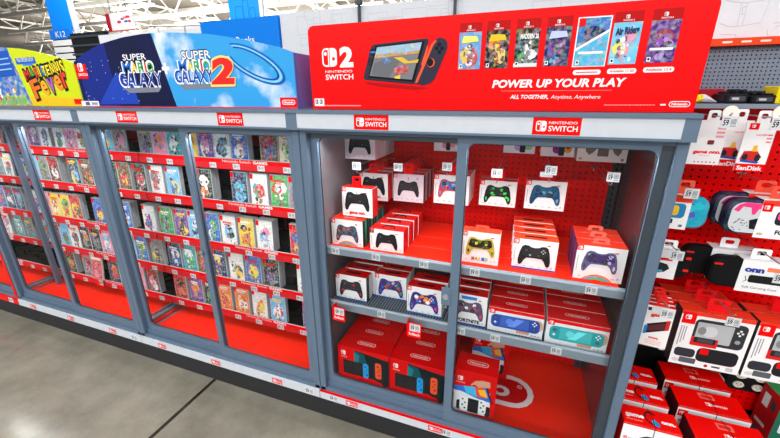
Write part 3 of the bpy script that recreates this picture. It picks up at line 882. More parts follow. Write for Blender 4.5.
a, b = S(77, 79), S(85.5, 64); m.rc(X0 + .004, b[0] + .0, a[1], b[1], RED, 6); a = (X0 + .006, a[1]); half_logo(m, a[0] + .02, a[1] + .032, .036, WHITE, RED, 7); m.text('SWITCH', a[0] + .012, a[1] + .012, .012, WHITE, 7)
a, b = S(281, 107), S(297, 97.5); m.rc(a[0], b[0], a[1], b[1], RED, 6); oval(m, (a[0] + b[0]) / 2, (a[1] + b[1]) / 2, (b[0] - a[0]) * .78, (b[1] - a[1]) * .52, WHITE, RED, 7)
build_at(m, 'lettering', t).location = -t.location
m = MB(); m.front(YH)
N = 40
for k in range(N - 6):      # blue whirl of water
    def sw(i, s):
        th = 2.75 - i / N * 2 * pi
        wd = .75 + .25 * sin(i / (N - 6) * pi)
        x, y = 35 * (1 - s * .26 * wd) * cos(th), 13.5 * (1 - s * .4 * wd) * sin(th)
        c, q = cos(-.52), sin(-.52)
        return S(254.5 + x * c - y * q, 64 - (x * q + y * c))
    for s0, s1, c in ((0, .35, (30, 84, 180)), (.35, .7, (120, 204, 246)), (.7, 1, (24, 70, 160))):
        m.pg([sw(k, s0), sw(k + 1, s0), sw(k + 1, s1), sw(k, s1)], c, 4)
build_at(m, 'water_swirl', t).location = -t.location
m = MB(); m.front(YH); a, b = S(83, 106), S(99, 101); m.rc(a[0], b[0], a[1], b[1], (236, 236, 240), 8); m.rc(a[0] + .03, a[0] + .06, a[1] + .004, b[1] - .004, (90, 94, 104), 9); m.rc(a[0] + .075, b[0] - .01, a[1] + .006, b[1] - .006, (150, 154, 160), 9)
build_at(m, 'rating_sticker', t).location = -t.location

# ---- yellow-green sign
X0 = -W - 1.2375
t = header(X0, 'arched yellow green header sign with bright jagged lettering')
m = MB(); m.prism(arch_poly(X0, .002, 1.219, n=24), YH, YH + .014, (190, 200, 40)); m.box(X0 + 1.205, X0 + 1.219, YH + .0142, YH + .3, 1.5472, 1.742, (190, 200, 40)); build_at(m, 'sign_box', t).location = -t.location
e0, e1 = S(33, 104)[0] - X0, S(7, 49)[0] - X0
m = MB(); m.front(YH)
m.pg(arch_poly(X0, 0, 1.217, (e0, e1), None), (202, 216, 22), 1)
m.pg([S(33, 104.5), S(80, 105.5), S(78, 98), S(30, 96)], (240, 190, 24), 2)
m.pg(arch_poly(X0, .004, 0, None, (e0, e1)), (44, 110, 200), 1, 'crowd')
q = lambda s: (X0 + s)
m.pg([(X0 + .01, 1.66), (X0 + e1 + .01, 1.7), (X0 + e1 - .0, 1.82), (X0 + .01, 1.79)], (24, 84, 180), 3)
m.pg([(X0 + .01, 1.552), (X0 + e0, 1.552), (X0 + e0 - .04, 1.6), (X0 + .01, 1.61)], (120, 180, 90), 3, 'crowd')
rg = random.Random(5)
for i in range(60):
    s_ = .02 + rg.random() * (e0 - .1); m.blob(X0 + s_, 1.56 + rg.random() * .1, .014, .012, rg.choice(((220, 60, 60), (240, 220, 90), (240, 240, 240), (60, 160, 70), (230, 150, 60))), 4, rng=rg)
for z in (1.73, 1.755, 1.78): m.pg([(X0 + .01, z - .03), (X0 + e1 - .01, z), (X0 + e1 - .01, z + .006), (X0 + .01, z - .024)], (150, 190, 240), 4)
m.rc(X0 + .004, X0 + 1.217, 1.5475, 1.551, (214, 120, 30), 5)
build_at(m, 'front_print', t).location = -t.location
m = MB(); m.front(YH)
a, b = S(16.5, 63.5), S(34.5, 57); m.rr(a[0], b[0], a[1] - .005, b[1], .006, (30, 96, 190), 3); m.text('PRE-ORDER NOW', (a[0] + b[0]) / 2, a[1] + .006, .017, WHITE, 4, width=(b[0] - a[0]) * .84, align='C', bold=0)
a, b = S(23, 65.5), S(32, 62); m.rr(a[0], b[0], a[1] - .002, b[1] - .006, .004, (60, 130, 210), 3)
rot = .13
K_ = (16, 14, 12)


def slant(s_, px, py, cols, widths, hts, l, bold, sl):
    u, v = S(px, py)
    for ch, c, wd, hh in zip(s_, cols, widths, hts):
        if bold > .02: m.text(ch, u - .005, v - .004, hh + .008, K_, l - 2, width=wd + .01, bold=bold + .07, rot=math.atan(sl))
        m.text(ch, u, v, hh, c, l, width=wd, bold=bold, rot=math.atan(sl)); u += wd + .006; v += (wd + .006) * sl


slant('MARIO', 27, 80.3, ((226, 48, 44), (62, 170, 70), (236, 84, 40), (244, 210, 50), (50, 130, 220)), (.044, .034, .03, .009, .034), (.046,) * 5, 7, .025, .13)
slant('TENNIS', 45, 76.4, ((252, 226, 40),) * 6, (.026, .024, .027, .027, .009, .025), (.046, .046, .047, .047, .048, .048), 7, .025, .13)
FV = ((240, 110, 30), (246, 170, 40), (170, 90, 190), (244, 140, 40), (230, 60, 44))
slant('Fever', 36.8, 98.5, FV, (.07, .055, .05, .055, .042), (.085, .095, .095, .095, .095), 9, .03, .2)
a, b = S(75.5, 104), S(82, 99); m.rc(a[0], b[0], a[1], b[1], RED, 6)
build_at(m, 'lettering', t).location = -t.location

# ---- red console sign
x0, x1 = un(313, 107, Y=YH).x, un(695, 106, Y=YH).x
z0, z1 = 1.5475, un(310, 26, Y=YH).z
t = empty('header_sign', ((x0 + x1) / 2, YH + .1, 1.546)); tag(t, 'wide red header sign picturing a dark handheld console and seven game covers', 'sign', 'header signs on the cabinet tops')
m = MB(); c_ = rrect(x0, x1, z0, z1, .022); low = [(x0, z0), (x1, z0)]
pts = [p for p in c_ if p[1] > (z0 + z1) / 2] ; pts = pts + low
m.prism(pts, YH, YH + .3, (232, 0, 3)); build_at(m, 'sign_box', t).location = -t.location
m = MB(); m.front(YH)
half_logo(m, *S(322.8, 67), S(322, 48.5)[1] - S(322, 67)[1], WHITE, (232, 0, 3), 1)
tx(m, '2', 340, 353.5, 66.3, 48, WHITE, 2, bold=.05)
tx(m, 'NINTENDO', 325.5, 352.5, 73, 70.6, WHITE, 2, bold=0); tx(m, 'SWITCH', 326, 353.5, 79.8, 74.8, WHITE, 2, bold=.015)
a, b = S(315, 106), S(324, 98.5); m.rc(a[0], b[0], a[1], b[1], WHITE, 1)
for k in range(2): 
    u = a[0] + (b[0] - a[0]) * (.1 + .45 * k); m.rc(u, u + .011, a[1] + .008, b[1] - .003, BLACK, 2); m.text('E', u + .002, a[1] + .011, .011, WHITE, 3)
m.rc(S(325, 106)[0], S(361, 106)[0], S(325, 106)[1], S(325, 105)[1], (250, 150, 150), 1)
tx(m, 'POWER UP YOUR PLAY', 492, 625, 87.6, 80.3, WHITE, 2, bold=.035, italic=.15)
m.rc(S(501, 90.6)[0], S(612, 90.6)[0], S(501, 90.8)[1] - .0015, S(501, 90.8)[1], (244, 120, 120), 1)
tx(m, 'ALL TOGETHER,', 510, 548, 98.6, 95, WHITE, 2, bold=.03, italic=.18); tx(m, 'Anytime, Anywhere', 550.5, 600, 98.6, 95, WHITE, 2, bold=0, italic=.18)
x = 604
while x < 655: q = 1 + 3 * RNG.random(); m.rc(S(x, 105)[0], S(x + q, 105)[0], S(x, 105.4)[1], S(x, 104.6)[1], (250, 160, 160), 2); x += q + .6
m.rc(S(660, 105)[0], S(665.5, 105)[0], S(660, 105.5)[1], S(660, 104)[1], WHITE, 2)
a, b = S(668, 107), S(691, 101.2); oval(m, (a[0] + b[0]) / 2, (a[1] + b[1]) / 2, b[0] - a[0], (b[1] - a[1]), WHITE, (232, 0, 3), 1)
build_at(m, 'lettering', t).location = -t.location
m = MB(); m.front(YH)      # the printed console
K = lambda *p: [S(300 + a / 4.588, 20 + b / 4.588) for a, b in p]
m.pg(K((290, 278), (300, 284), (530, 305), (600, 312), (530, 322), (360, 306), (310, 295)), (176, 4, 12), 1)
m.pg(K((292, 262), (322, 135), (332, 116), (350, 111), (580, 84), (591, 90), (588, 112), (533, 288), (520, 296), (306, 276), (295, 272)), (46, 44, 62), 2)
m.pg(K((298, 258), (326, 138), (338, 120), (350, 118), (318, 264), (304, 268)), (52, 50, 66), 3)
m.pg(K((346, 120), (574, 94), (522, 284), (313, 264)), (12, 12, 16), 3)
m.pg(K((354, 126), (560, 102), (514, 274), (320, 256)), (120, 122, 128), 4)
m.pg(K((354, 126), (560, 102), (550, 140), (470, 150), (346, 160)), (150, 190, 216), 5, 'art'); m.pg(K((346, 158), (470, 150), (550, 138), (546, 152), (430, 166), (342, 176)), (196, 150, 92), 6, 'art')
m.pg(K((430, 166), (470, 172), (410, 262), (330, 252), (340, 200)), (104, 106, 112), 5); m.pg(K((470, 170), (500, 190), (545, 180), (540, 196), (480, 200), (430, 172)), (220, 180, 60), 6)
m.pg(K((380, 170), (400, 168), (420, 190), (395, 205), (378, 190)), (90, 110, 160), 7, 'art'); m.pg(K((430, 225), (470, 205), (500, 215), (490, 245), (440, 250)), (190, 60, 56), 7, 'art'); m.pg(K((432, 262), (462, 250), (460, 270), (436, 268)), (236, 200, 60), 7)
for u, v in ((335, 148),): 
    a = S(300 + u / 4.588, 20 + v / 4.588); m.el(*a, .0105, .0105, (20, 20, 26), 5); m.el(*a, .0105, .0035, (40, 120, 200), 6)
for u, v in ((324, 178), (316, 190), (330, 190), (320, 202)): m.el(*S(300 + u / 4.588, 20 + v / 4.588), .0032, .0032, (14, 14, 18), 5)
m.pg(K((556, 205), (586, 112), (588, 130), (566, 210)), (232, 90, 50), 4)
m.pg(K((610, 108), (624, 88), (640, 80), (662, 84), (676, 100), (677, 130), (618, 272), (598, 290), (566, 300), (526, 292), (540, 270)), (48, 46, 64), 5)
m.pg(K((528, 288), (602, 112), (622, 92), (628, 96), (612, 118), (540, 288)), (230, 86, 52), 6)
for u, v in ((640, 112), (628, 130), (652, 130), (640, 148)): m.el(*S(300 + u / 4.588, 20 + v / 4.588), .006, .006, (16, 16, 20), 6)
a = S(300 + 600 / 4.588, 20 + 196 / 4.588); m.el(*a, .0135, .0135, (226, 84, 48), 6); m.el(a[0] - .002, a[1] + .001, .011, .012, (18, 18, 22), 7)
build_at(m, 'console_picture', t).location = -t.location
CV = (((458, 69.5), (482, 31.5), (90, 160, 220), ((226, 190, 90), (200, 60, 60), (250, 250, 250)), 0), ((484.3, 68.6), (511, 29.6), (30, 20, 20), ((230, 140, 30), (250, 210, 60), (190, 40, 40)), 0),
      ((513, 67.3), (542, 27.8), (22, 40, 34), ((40, 160, 90), (230, 236, 232), (120, 130, 128)), 'MADDEN 26'), ((542.6, 66.3), (574.5, 25.8), (36, 40, 96), ((80, 90, 180), (120, 60, 150), (60, 180, 200)), 0),
      ((573, 66), (612, 16.5), (44, 120, 190), ((60, 170, 90), (24, 34, 90), (230, 230, 236)), 0), ((607.3, 64.6), (647.5, 21), (110, 200, 240), ((246, 226, 80), (240, 150, 180), (250, 250, 250)), 'Air Riders'),
      ((643.6, 63), (685, 18.6), (84, 40, 130), ((160, 60, 70), (190, 130, 220), (40, 24, 70)), 0))
for i, (a, b, bg, cs, ttl) in enumerate(CV):
    m = MB(); m.front(YH); rg = random.Random(40 + i)
    u0, v0 = S(*a); u1, v1 = S(*b); u1 = u0 + (v1 - v0) * .64
    if i != 4: m.rc(u0, u1, v1, v1 + .026, (180, 0, 4), 1); half_logo(m, (u0 + u1) / 2 - .008, v1 + .009, .009, WHITE, (180, 0, 4), 2); m.text('SWITCH 2', (u0 + u1) / 2, v1 + .003, .004, WHITE, 2, align='C')
    else:
        m.rc(u0 - .003, u1 + .003, v0 - .003, v1 + .003, (236, 238, 242), 1); 
    cover_art(m, u0, u1, v0, v1, bg, cs, 2, rg, n=30)
    if i == 4: m.pg([(u0, v0 + .04), (u1, v0 + .085), (u1, v0), (u0, v0)], (70, 180, 220), 6, 'art'); m.pg([(u0, v0 + .038), (u1, v0 + .083), (u1, v0 + .09), (u0, v0 + .045)], (240, 240, 244), 7); m.rc(u0, u0 + .016, v1 - .02, v1, RED, 7)
    w = u1 - u0
    if i == 2: m.text(ttl, u0 + w * .2, v1 - .026, .012, WHITE, 7, width=w * .76, bold=.04); m.rc(u0, u1, v0, v0 + .01, (220, 222, 224), 7)
    elif i == 5: m.text(ttl, u0 + w * .1, v1 - .03, .016, (40, 60, 110), 7, width=w * .84, bold=.06, rot=.08)
    elif i in (0, 1, 3): m.pg([(u0 + w * .12, v1 - .03), (u0 + w * .88, v1 - .026), (u0 + w * .8, v1 - .012), (u0 + w * .2, v1 - .01)], ((250, 230, 110), (250, 190, 40), 0, (190, 200, 250))[i], 7)
    else: m.rc(u0 + w * .1, u1 - w * .1, v0 + .03, v0 + .036, (240, 240, 250), 7)
    m.rc(u0 + .004, u0 + .013, v0 + .003, v0 + .014, WHITE, 8); m.rc(u0 + .006, u0 + .011, v0 + .006, v0 + .012, BLACK, 9)
    if i >= 4:
        pz = {4: 70.5, 5: 69.8, 6: 68.5}[i]; c = S((a[0] + b[0]) / 2 - 8, pz); m.rr(u0 + .002, u0 + .072, v0 - .024, v0 - .011, .006, (240, 240, 240), 2); m.rc(u0 + .01, u0 + .064, v0 - .019, v0 - .016, (226, 90, 96), 3) if i == 4 else m.text(('', 'Available 11.20', 'Available 12.4')[i - 4], u0 + .037, v0 - .02, .006, (200, 20, 30), 3, align='C', width=.058, bold=.02)
    build_at(m, 'game_cover_picture', t).location = -t.location
# ================================================================== products: cartons, hanging packs
def carton(name, w, d, h, front=None, topc=WHITE, side=WHITE, frontc=WHITE, top=None, right=None, left=None, back=None):
    """a printed cardboard box, origin at the middle of its front bottom edge"""
    m = MB(); m.cbox(-w / 2, w / 2, 0, d, 0, h, .0008, side)
    m.front(0); m.rc(-w / 2 + .0006, w / 2 - .0006, .0006, h - .0006, frontc, 1)
    if front: front(m, w, h)
    m.top(h); m.rc(-w / 2 + .0006, w / 2 - .0006, .0006, d - .0006, topc, 1)
    if top: top(m, w, d)
    if right: m.right(w / 2); right(m, d, h)
    if left: m.left(-w / 2); left(m, d, h)
    return m.build(name)


def hang_tab(parent, w, z, y=.001, col=RED, h=.042):
    m = MB(); o_ = rrect(-w / 2, w / 2, z - .004, z + h, .006); i_ = rrect(-w / 4, w / 4, z + h - .022, z + h - .008, .005)
    m.ring(o_, i_, y, y + .0012, col); return m.build('hang_tab', parent)


def peg_hook(x, tip, z, tagpos, label, board=PEG, lock=False, clear=False):
    t = empty('peg_hook', (x, board, z)); tag(t, label, 'peg hook', 'wire peg hooks with price tags')
    L = board - tip
    m = MB(); m.tube([(0, -.001, 0), (0, -L * .9, 0), (0, -L * .97, .003), (0, -L, .012)], .0022, 6); m.tube([(-.014, -.003, 0), (.014, -.003, 0)], .0022, 6); m.tube([(0, -.002, 0), (0, -.002, -.02)], .002, 6); m.build('prong', t)
    if tagpos:
        dz = tagpos - z
        if dz > .015: m = MB(); m.tube([(0, -.002, dz), (0, -L, dz)], .0016, 6); m.build('tag_wire', t)
        o = ticket('price_tag', t, 0, -L - .001, dz, .038, .032)
        if clear: m = MB(); m.cbox(-.034, .008, -L + .004, -L + .007, dz - .026, dz - .008, .001, (196, 150, 150), 'clear_plastic'); m.build('tag_holder', t)
    if lock:
        m = MB(); m.loft([[(.0 + .018 * cos(2 * pi * i / 18), y, -.0 + .02 * sin(2 * pi * i / 18) + .012) for i in range(18)] for y in (-L + .012, -L + .008)], (236, 232, 222)); m.build('hook_lock', t)
    return t


def row_of(o, n, step, labels, group=None, dx=0.0):
    """copies filed straight behind the first"""
    out = [o]
    for k in range(1, n):
        out.append(dup(o, (o.location.x + dx * k, o.location.y + step * k, o.location.z), labels(k), group))
    return out


def ctrl_front(body, hi=(60, 60, 64), blobs=(), bottom=None, redtop=.0, sticks=(34, 34, 38), dots=None, word=None, wordc=RED, rainbow=False, sq=.95, cy=.5, cw=.72, ground=(238, 238, 240), tabw=None, cable=False, seed=0):
    def f(m, w, h):
        rg = random.Random(seed)
        m.rc(-w / 2, w / 2, 0, h, ground, 2)
        if redtop: m.rc(-w / 2, w / 2, h * (1 - redtop), h, ORANGE_RED, 3)
        m.rc(-w / 2, -w / 2 + w * .13, h - w * .13, h, RED, 4); half_logo(m, -w / 2 + w * .025, h - w * .11, w * .085, WHITE, RED, 5)
        if bottom: m.rc(-w / 2, w / 2, 0, h * .05, bottom, 3)
        if rainbow:
            for r_, c in ((.34, (240, 120, 40)), (.30, (70, 170, 220)), (.26, (110, 190, 90)), (.22, (214, 24, 34))):
                m.pg([(w * .98 * (r_ + .06) * cos(a) if True else 0, h * max(0, 1.3 * r_ * sin(a) - .26)) for a in [pi * k / 16 for k in range(17)]], c, 3 + int((.34 - r_) * 26))
        if cable: m.rc(-.0012, .0012, h * .78, h * .9, (30, 30, 34), 3)
        ctrl_pic(m, 0, h * cy, w * cw, body, hi, blobs, 8, sticks, dots, rg, sq)
        m.rc(w * .26, w * .34, h * .84, h * .875, (216, 60, 60), 4); m.rc(-w * .46, -w * .445, h * .25, h * .7, (170, 172, 178), 4)
        for k in range(5): m.rc(-w * .4 + k * w * .17, -w * .4 + k * w * .17 + w * .06, h * .085, h * .11, (170, 172, 178), 4)
        m.el(w * .41, h * .12, w * .025, w * .025, (190, 192, 196), 4)
        if word: m.text(word, 0, h * .1, h * .1, wordc, 6, align='C', bold=.05)
    return f


def red_lid(handle=False, oval_=False, n=0):
    def f(m, w, d):
        m.rr(-w * .2, w * .2, d * .4, d * .62, .004, (40, 10, 14) if handle else (238, 120, 110), 2)
        if handle: m.rr(-w * .14, w * .14, d * .46, d * .56, .003, (150, 30, 34), 3)
    return f


def spines(*cols):
    def f(m, d, h):
        for k, c in enumerate(cols): m.rc(d * k / len(cols), d * (k + 1) / len(cols), 0.001, h - .001, c, 1)
    return f


Z1, Z2, Z0 = .9745, .7088, .2735
place = lambda o, x, y, z, label, cat='box', group=None: (setattr(o, 'location', (x, y, z)), tag(o, label, cat, group), o)[2]
GC = 'boxed game controllers'

# ---- upper shelf, standing
o = carton('controller_box', .148, .063, .118, ctrl_front((60, 76, 96), (84, 92, 110), ((40, 120, 130), (200, 90, 50), (120, 70, 130)), rainbow=True, seed=1), (236, 46, 24), (40, 48, 70), right=spines((40, 46, 70), (60, 160, 110), (44, 50, 74)), top=red_lid())
place(o, .127, .105, Z1, 'boxed slate blue rainbow-trimmed controller at the left end of the upper shelf', 'box', GC)
row_of(o, 4, .066, lambda k: f'{ORD[k + 1]} box back in the file behind the slate blue rainbow controller', GC)
o = carton('controller_box', .148, .063, .095, ctrl_front((26, 26, 30), (34, 34, 38), seed=2, cw=.66), (226, 20, 18), (196, 14, 20), right=spines((196, 14, 20)))
m = MB(); m.rr(-.074, .074, .0009, .02, .001, (236, 46, 24)); 
place(o, .308, .105, Z1, 'red topped black controller box with carry handle at the front of its file', 'box', GC)
for i, yy in enumerate((.0,)):
    hd = MB(); pts = [(-.03, .014), (-.022, .03), (.022, .03), (.03, .014)]
    hd.tube([(-.026, .02, .095), (-.024, .034, .0985), (-.012, .042, .0985), (.012, .042, .0985), (.024, .034, .0985), (.026, .02, .095)], .003, 6, mat='black_plastic'); hd.build('carry_handle', o)
m = MB(); m.front(0); m.rc(-.071, -.058, .077, .09, BLACK, 9); m.rc(-.067, -.062, .081, .086, (230, 200, 40), 10); m.build('sticker', o)
row_of(o, 4, .075, lambda k: f'{ORD[k + 1]} red topped box back, with black carry handle, middle of left door', GC)
o = carton('controller_box', .139, .055, .128, ctrl_front((196, 168, 50), (40, 38, 34), ((240, 210, 40), (30, 30, 30), (80, 130, 50)), redtop=.0, sticks=(40, 40, 40), seed=4, cy=.56, cw=.78), (236, 60, 30), WHITE)
m = MB(); m.front(0); x = -.03
for ch, c in zip('MARIO', ((214, 40, 40), (60, 160, 70), (240, 200, 50), (50, 110, 210), (60, 160, 70))): m.text(ch, x, .014, .013, c, 12, width=.011, bold=.05); x += .0125
m.build('lettering', o)
hang_tab(o, .05, .128, .02, (236, 90, 70), .022)
place(o, .687, .117, Z1, 'boxed gold and black controller standing beside the middle door post', 'box', GC)
o = carton('controller_box', .152, .063, .118, ctrl_front((30, 30, 34), (44, 44, 48), bottom=(30, 80, 180), redtop=.0, seed=5, cw=.74, dots=(180, 182, 186)), (238, 62, 26), WHITE, top=lambda m, w, d: m.rr(-w * .26, w * .26, d * .35, d * .62, .004, (60, 14, 16), 2))
place(o, .881, .13, Z1, 'boxed plain black controller with blue lower edge, front of right door file', 'box', GC)
row_of(o, 4, .068, lambda k: f'{ORD[k + 1]} box back in the file behind the plain black controller', GC, -.003)
o = carton('controller_box', .152, .064, .128, ctrl_front((96, 92, 130), (70, 50, 110), ((150, 80, 220), (70, 70, 90), (190, 190, 220)), rainbow=True, seed=6, cy=.58), (236, 52, 30), (70, 40, 70), top=red_lid(), left=spines((60, 30, 90), (130, 60, 120)))
place(o, 1.09, .112, Z1 + .0012, 'boxed see-through purple lit controller at the right end of the upper shelf', 'box', GC)
hang_tab(o, .05, .128, .03, (240, 110, 90), .02)
row_of(o, 3, .067, lambda k: f'{ORD[k + 1]} box back behind the see-through purple lit controller', GC)

# ---- lower shelf, standing
lid2 = lambda m, w, d: m.rr(-w * .24, w * .24, d * .38, d * .62, .004, (46, 8, 12), 2)
o = carton('controller_box', .152, .06, .122, ctrl_front((44, 44, 52), (52, 50, 58), ((190, 40, 50),), bottom=(30, 90, 180), seed=7, cw=.76), (222, 0, 5), (30, 30, 36), top=lid2, right=spines((36, 36, 42), (230, 230, 232)))
place(o, .136, .1, Z2, 'boxed charcoal controller with red details, left end of the lower shelf', 'box', GC)
row_of(o, 3, .072, lambda k: f'{ORD[k + 1]} box back behind the charcoal controller with red details', GC, .012)
o = carton('controller_box', .15, .06, .116, ctrl_front((60, 50, 130), (90, 60, 150), ((240, 200, 40), (220, 60, 50), (60, 160, 90), (50, 110, 210)), bottom=(30, 90, 180), seed=8, cw=.8), (222, 0, 5), WHITE, top=lid2)
place(o, .301, .17, Z2, 'boxed purple controller with many-coloured pattern, second along the lower shelf', 'box', GC)
row_of(o, 2, .065, lambda k: 'box filed behind the purple controller with many-coloured pattern', GC)
o = carton('controller_box', .15, .058, .127, ctrl_front((70, 50, 140), (50, 40, 100), ((240, 200, 40), (236, 130, 40), (210, 50, 130), (40, 120, 200)), bottom=(30, 110, 190), seed=9, cw=.84, sticks=(230, 232, 236)), (222, 0, 5), WHITE, top=lid2)
place(o, .478, .095, Z2, 'boxed yellow and violet controller beside the door lock on the lower shelf', 'box', GC)
row_of(o, 2, .072, lambda k: 'box filed behind the yellow and violet controller by the lock', GC, .008)
o = carton('controller_box', .14, .058, .138, ctrl_front((88, 76, 100), (100, 88, 112), ((230, 60, 120), (240, 240, 240)), bottom=(30, 80, 190), seed=10, cw=.84, cy=.52, word='FORTNITE', wordc=(30, 30, 34)), (222, 0, 5), WHITE, top=lid2)
m = MB(); m.front(0); m.rc(-.03, .03, .118, .132, (40, 130, 220), 9); m.build('sticker', o)
place(o, .664, .087, Z2, 'boxed mauve grey controller just right of the middle door post', 'box', GC)
row_of(o, 3, .066, lambda k: f'{ORD[k + 1]} box back behind the mauve grey controller', GC)


def lite_front(body, dark):
    def f(m, w, h):
        m.rc(-w / 2, w / 2, 0, h, (226, 230, 236), 2); m.rc(-w / 2, w / 2, h * .86, h, (226, 0, 5), 3); m.rc(-w / 2 + .004, -w / 2 + .026, h - .026, h - .004, RED, 4); half_logo(m, -w / 2 + .008, h - .022, .013, WHITE, RED, 5)
        for k in range(5): m.el(w * .16 + k * .009 - .02, h * .16, .006, .009, (206, 150, 120), 4)
        m.rr(w * .1, w * .5 - .002, h * .3, h * .76, .018, (206, 160, 132), 4)
        m.rr(-w * .44, w * .44, h * .2, h * .74, .017, body, 5); m.rr(-w * .27, w * .25, h * .25, h * .7, .003, dark, 6)
        m.pg([(-w * .14, h * .3), (w * .0, h * .3), (w * .16, h * .66), (w * .02, h * .66)], tuple(min(255, c + 50) for c in dark), 7); m.el(-w * .1, h * .5, .014, .014, tuple(min(255, c + 36) for c in dark), 7)
        for u, v, r in ((-.36, .58, .0075), (.345, .36, .0075)): m.el(w * u, h * v, r, r, tuple(int(c * .7) for c in body), 7); m.el(w * u, h * v, r * .7, r * .7, (90, 96, 104), 8)
        m.rc(-w * .385, -w * .335, h * .375, h * .415, WHITE, 7); m.rc(-w * .367, -w * .353, h * .34, h * .45, WHITE, 7)
        for du, dv in ((0, .07), (0, -.07), (.03, 0), (-.03, 0)): m.el(w * (.345 + du), h * (.58 + dv), .003, .003, WHITE, 7, 8)
        for k in range(3): m.rc(w * .3 + k * .012, w * .3 + k * .012 + .008, h * .06, h * .1, (150, 156, 164), 4)
    return f


lite_top = lambda m, w, d: oval(m, 0, d * .5, w * .4, d * .2, (250, 206, 206), (222, 0, 5), 2)
o = carton('console_box', .203, .088, .104, lite_front((38, 74, 168), (60, 98, 190)), (222, 0, 5), (226, 228, 232), top=lite_top)
place(o, .843, .086, Z2, 'boxed small handheld console in royal blue, front of its file', 'box', 'boxed handheld consoles')
row_of(o, 3, .091, lambda k: f'{ORD[k + 1]} console box back behind the royal blue handheld', 'boxed handheld consoles')
o = carton('console_box', .204, .088, .106, lite_front((34, 160, 168), (66, 180, 186)), (222, 0, 5), (226, 228, 232), top=lite_top)
place(o, 1.055, .078, Z2, 'boxed small handheld console in turquoise, front of its file', 'box', 'boxed handheld consoles')
row_of(o, 4, .091, lambda k: f'{ORD[k + 1]} console box back behind the turquoise handheld', 'boxed handheld consoles')


# ---- cabinet floor: big red console cartons
def sw_front(m, w, h):
    m.rc(-w / 2, w / 2, 0, h, (214, 0, 6), 2)
    half_logo(m, -w * .43, h * .77, h * .11, WHITE, (214, 0, 6), 3); m.text('SWITCH', -w * .44, h * .7, h * .035, (250, 190, 190), 3, width=w * .12)
    m.pg([(-w * .17, h * .96), (w * .5, h * .86), (w * .5, h * .16), (-w * .17, h * .4)], (16, 30, 34), 3); m.pg([(-w * .17, h * .94), (w * .02, h * .9), (w * .1, h * .6), (-w * .17, h * .5)], (10, 76, 86), 4); m.pg([(-w * .17, h * .9), (-w * .06, h * .84), (-w * .1, h * .6), (-w * .17, h * .55)], (20, 120, 130), 5)
    m.rr(-w * .4, w * .17, h * .26, h * .64, .004, (26, 26, 30), 6); m.rr(-w * .36, -w * .02, h * .3, h * .6, .003, (34, 34, 38), 7); m.el(-w * .22, h * .46, .006, .006, (16, 16, 18), 8)
    m.rr(-w * .0, w * .11, h * .25, h * .66, .011, (26, 150, 220), 8); m.rr(w * .24, w * .36, h * .32, h * .76, .011, (228, 82, 42), 8)
    m.pg([(w * .35, h * .5), (w * .44, h * .26), (w * .46, h * .14), (w * .4, h * .12), (w * .33, h * .3)], (30, 30, 34), 7)
    for u, vs in ((.055, (.57, .5, .43, .35)), (.3, (.66, .59, .52, .43))):
        for k, v in enumerate(vs): m.el(w * (u + (.02 if k % 2 else -.01)), h * v, .0045 if k in (0, 3) else .003, .0045 if k in (0, 3) else .003, (16, 20, 30), 9, 8)


big_top = lambda m, w, d: oval(m, 0, d * .52, w * .36, d * .26, (252, 206, 206), (222, 0, 5), 2)
o = carton('console_box', .258, .092, .205, sw_front, (222, 0, 5), (214, 0, 6), (214, 0, 6), top=big_top)
place(o, .203, .055, Z0, 'large red console box at the cabinet floor, front left corner', 'box', 'large red console boxes')
A = row_of(o, 4, .096, lambda k: f'{ORD[k + 1]} large red console box back in the left file on the cabinet floor', 'large red console boxes')
B2 = dup(o, (.466, .055, Z0), 'large red console box at the cabinet floor, beside the middle door post', 'large red console boxes')
row_of(B2, 4, .096, lambda k: f'{ORD[k + 1]} large red console box back in the file by the middle post', 'large red console boxes')


def oled_front(m, w, h):
    m.rc(-w / 2, w / 2, 0, h, (214, 0, 6), 2); half_logo(m, -w * .42, h * .78, h * .09, WHITE, (214, 0, 6), 3); m.text('SWITCH', -w * .45, h * .72, h * .03, (250, 190, 190), 3, width=w * .2)
    m.pg([(-w * .5, h * .58), (w * .36, h * .64), (w * .4, h * .12), (-w * .5, h * .08)], (222, 224, 230), 4)
    m.pg([(-w * .5, h * .64), (w * .26, h * .74), (w * .42, h * .44), (w * .1, h * .46), (-w * .3, h * .54), (-w * .5, h * .54)], (40, 110, 210), 5)
    m.pg([(-w * .28, h * .67), (w * .02, h * .71), (w * .06, h * .5), (-w * .2, h * .53)], (60, 180, 230), 6); m.pg([(w * .0, h * .71), (w * .2, h * .73), (w * .3, h * .52), (w * .06, h * .5)], (220, 80, 60), 6); m.pg([(w * .08, h * .66), (w * .24, h * .7), (w * .32, h * .54), (w * .14, h * .55)], (246, 180, 40), 7)
    m.pg([(w * .26, h * .74), (w * .3, h * .74), (w * .45, h * .42), (w * .41, h * .42)], (24, 24, 28), 8)
    # printed hand on the carton's picture
    m.pg([(-w * .1, h * .74), (.0, h * .84), (w * .16, h * .88), (w * .34, h * .88), (w * .36, h * .76), (w * .2, h * .74), (w * .08, h * .71), (w * .05, h * .74), (-w * .02, h * .76), (-w * .08, h * .72)], (206, 156, 130), 9)
    m.rr(-w * .42, -w * .3, h * .12, h * .34, .012, (30, 30, 34), 5); m.rr(-w * .34, -w * .14, h * .12, h * .44, .014, (232, 234, 238), 6); m.rr(w * .12, w * .3, h * .14, h * .46, .014, (232, 234, 238), 6); m.rc(-w * .14, w * .12, h * .12, h * .43, (28, 28, 32), 6); m.rr(w * .28, w * .4, h * .1, h * .34, .012, (30, 30, 34), 5)
    for u, vs in ((-.24, (.38, .31, .25, .19)), (.21, (.4, .34, .28, .21))):
        for k, v in enumerate(vs): m.el(w * (u + (.03 if k % 2 else -.03)), h * v, .0045, .0045, (24, 24, 28), 7, 8)


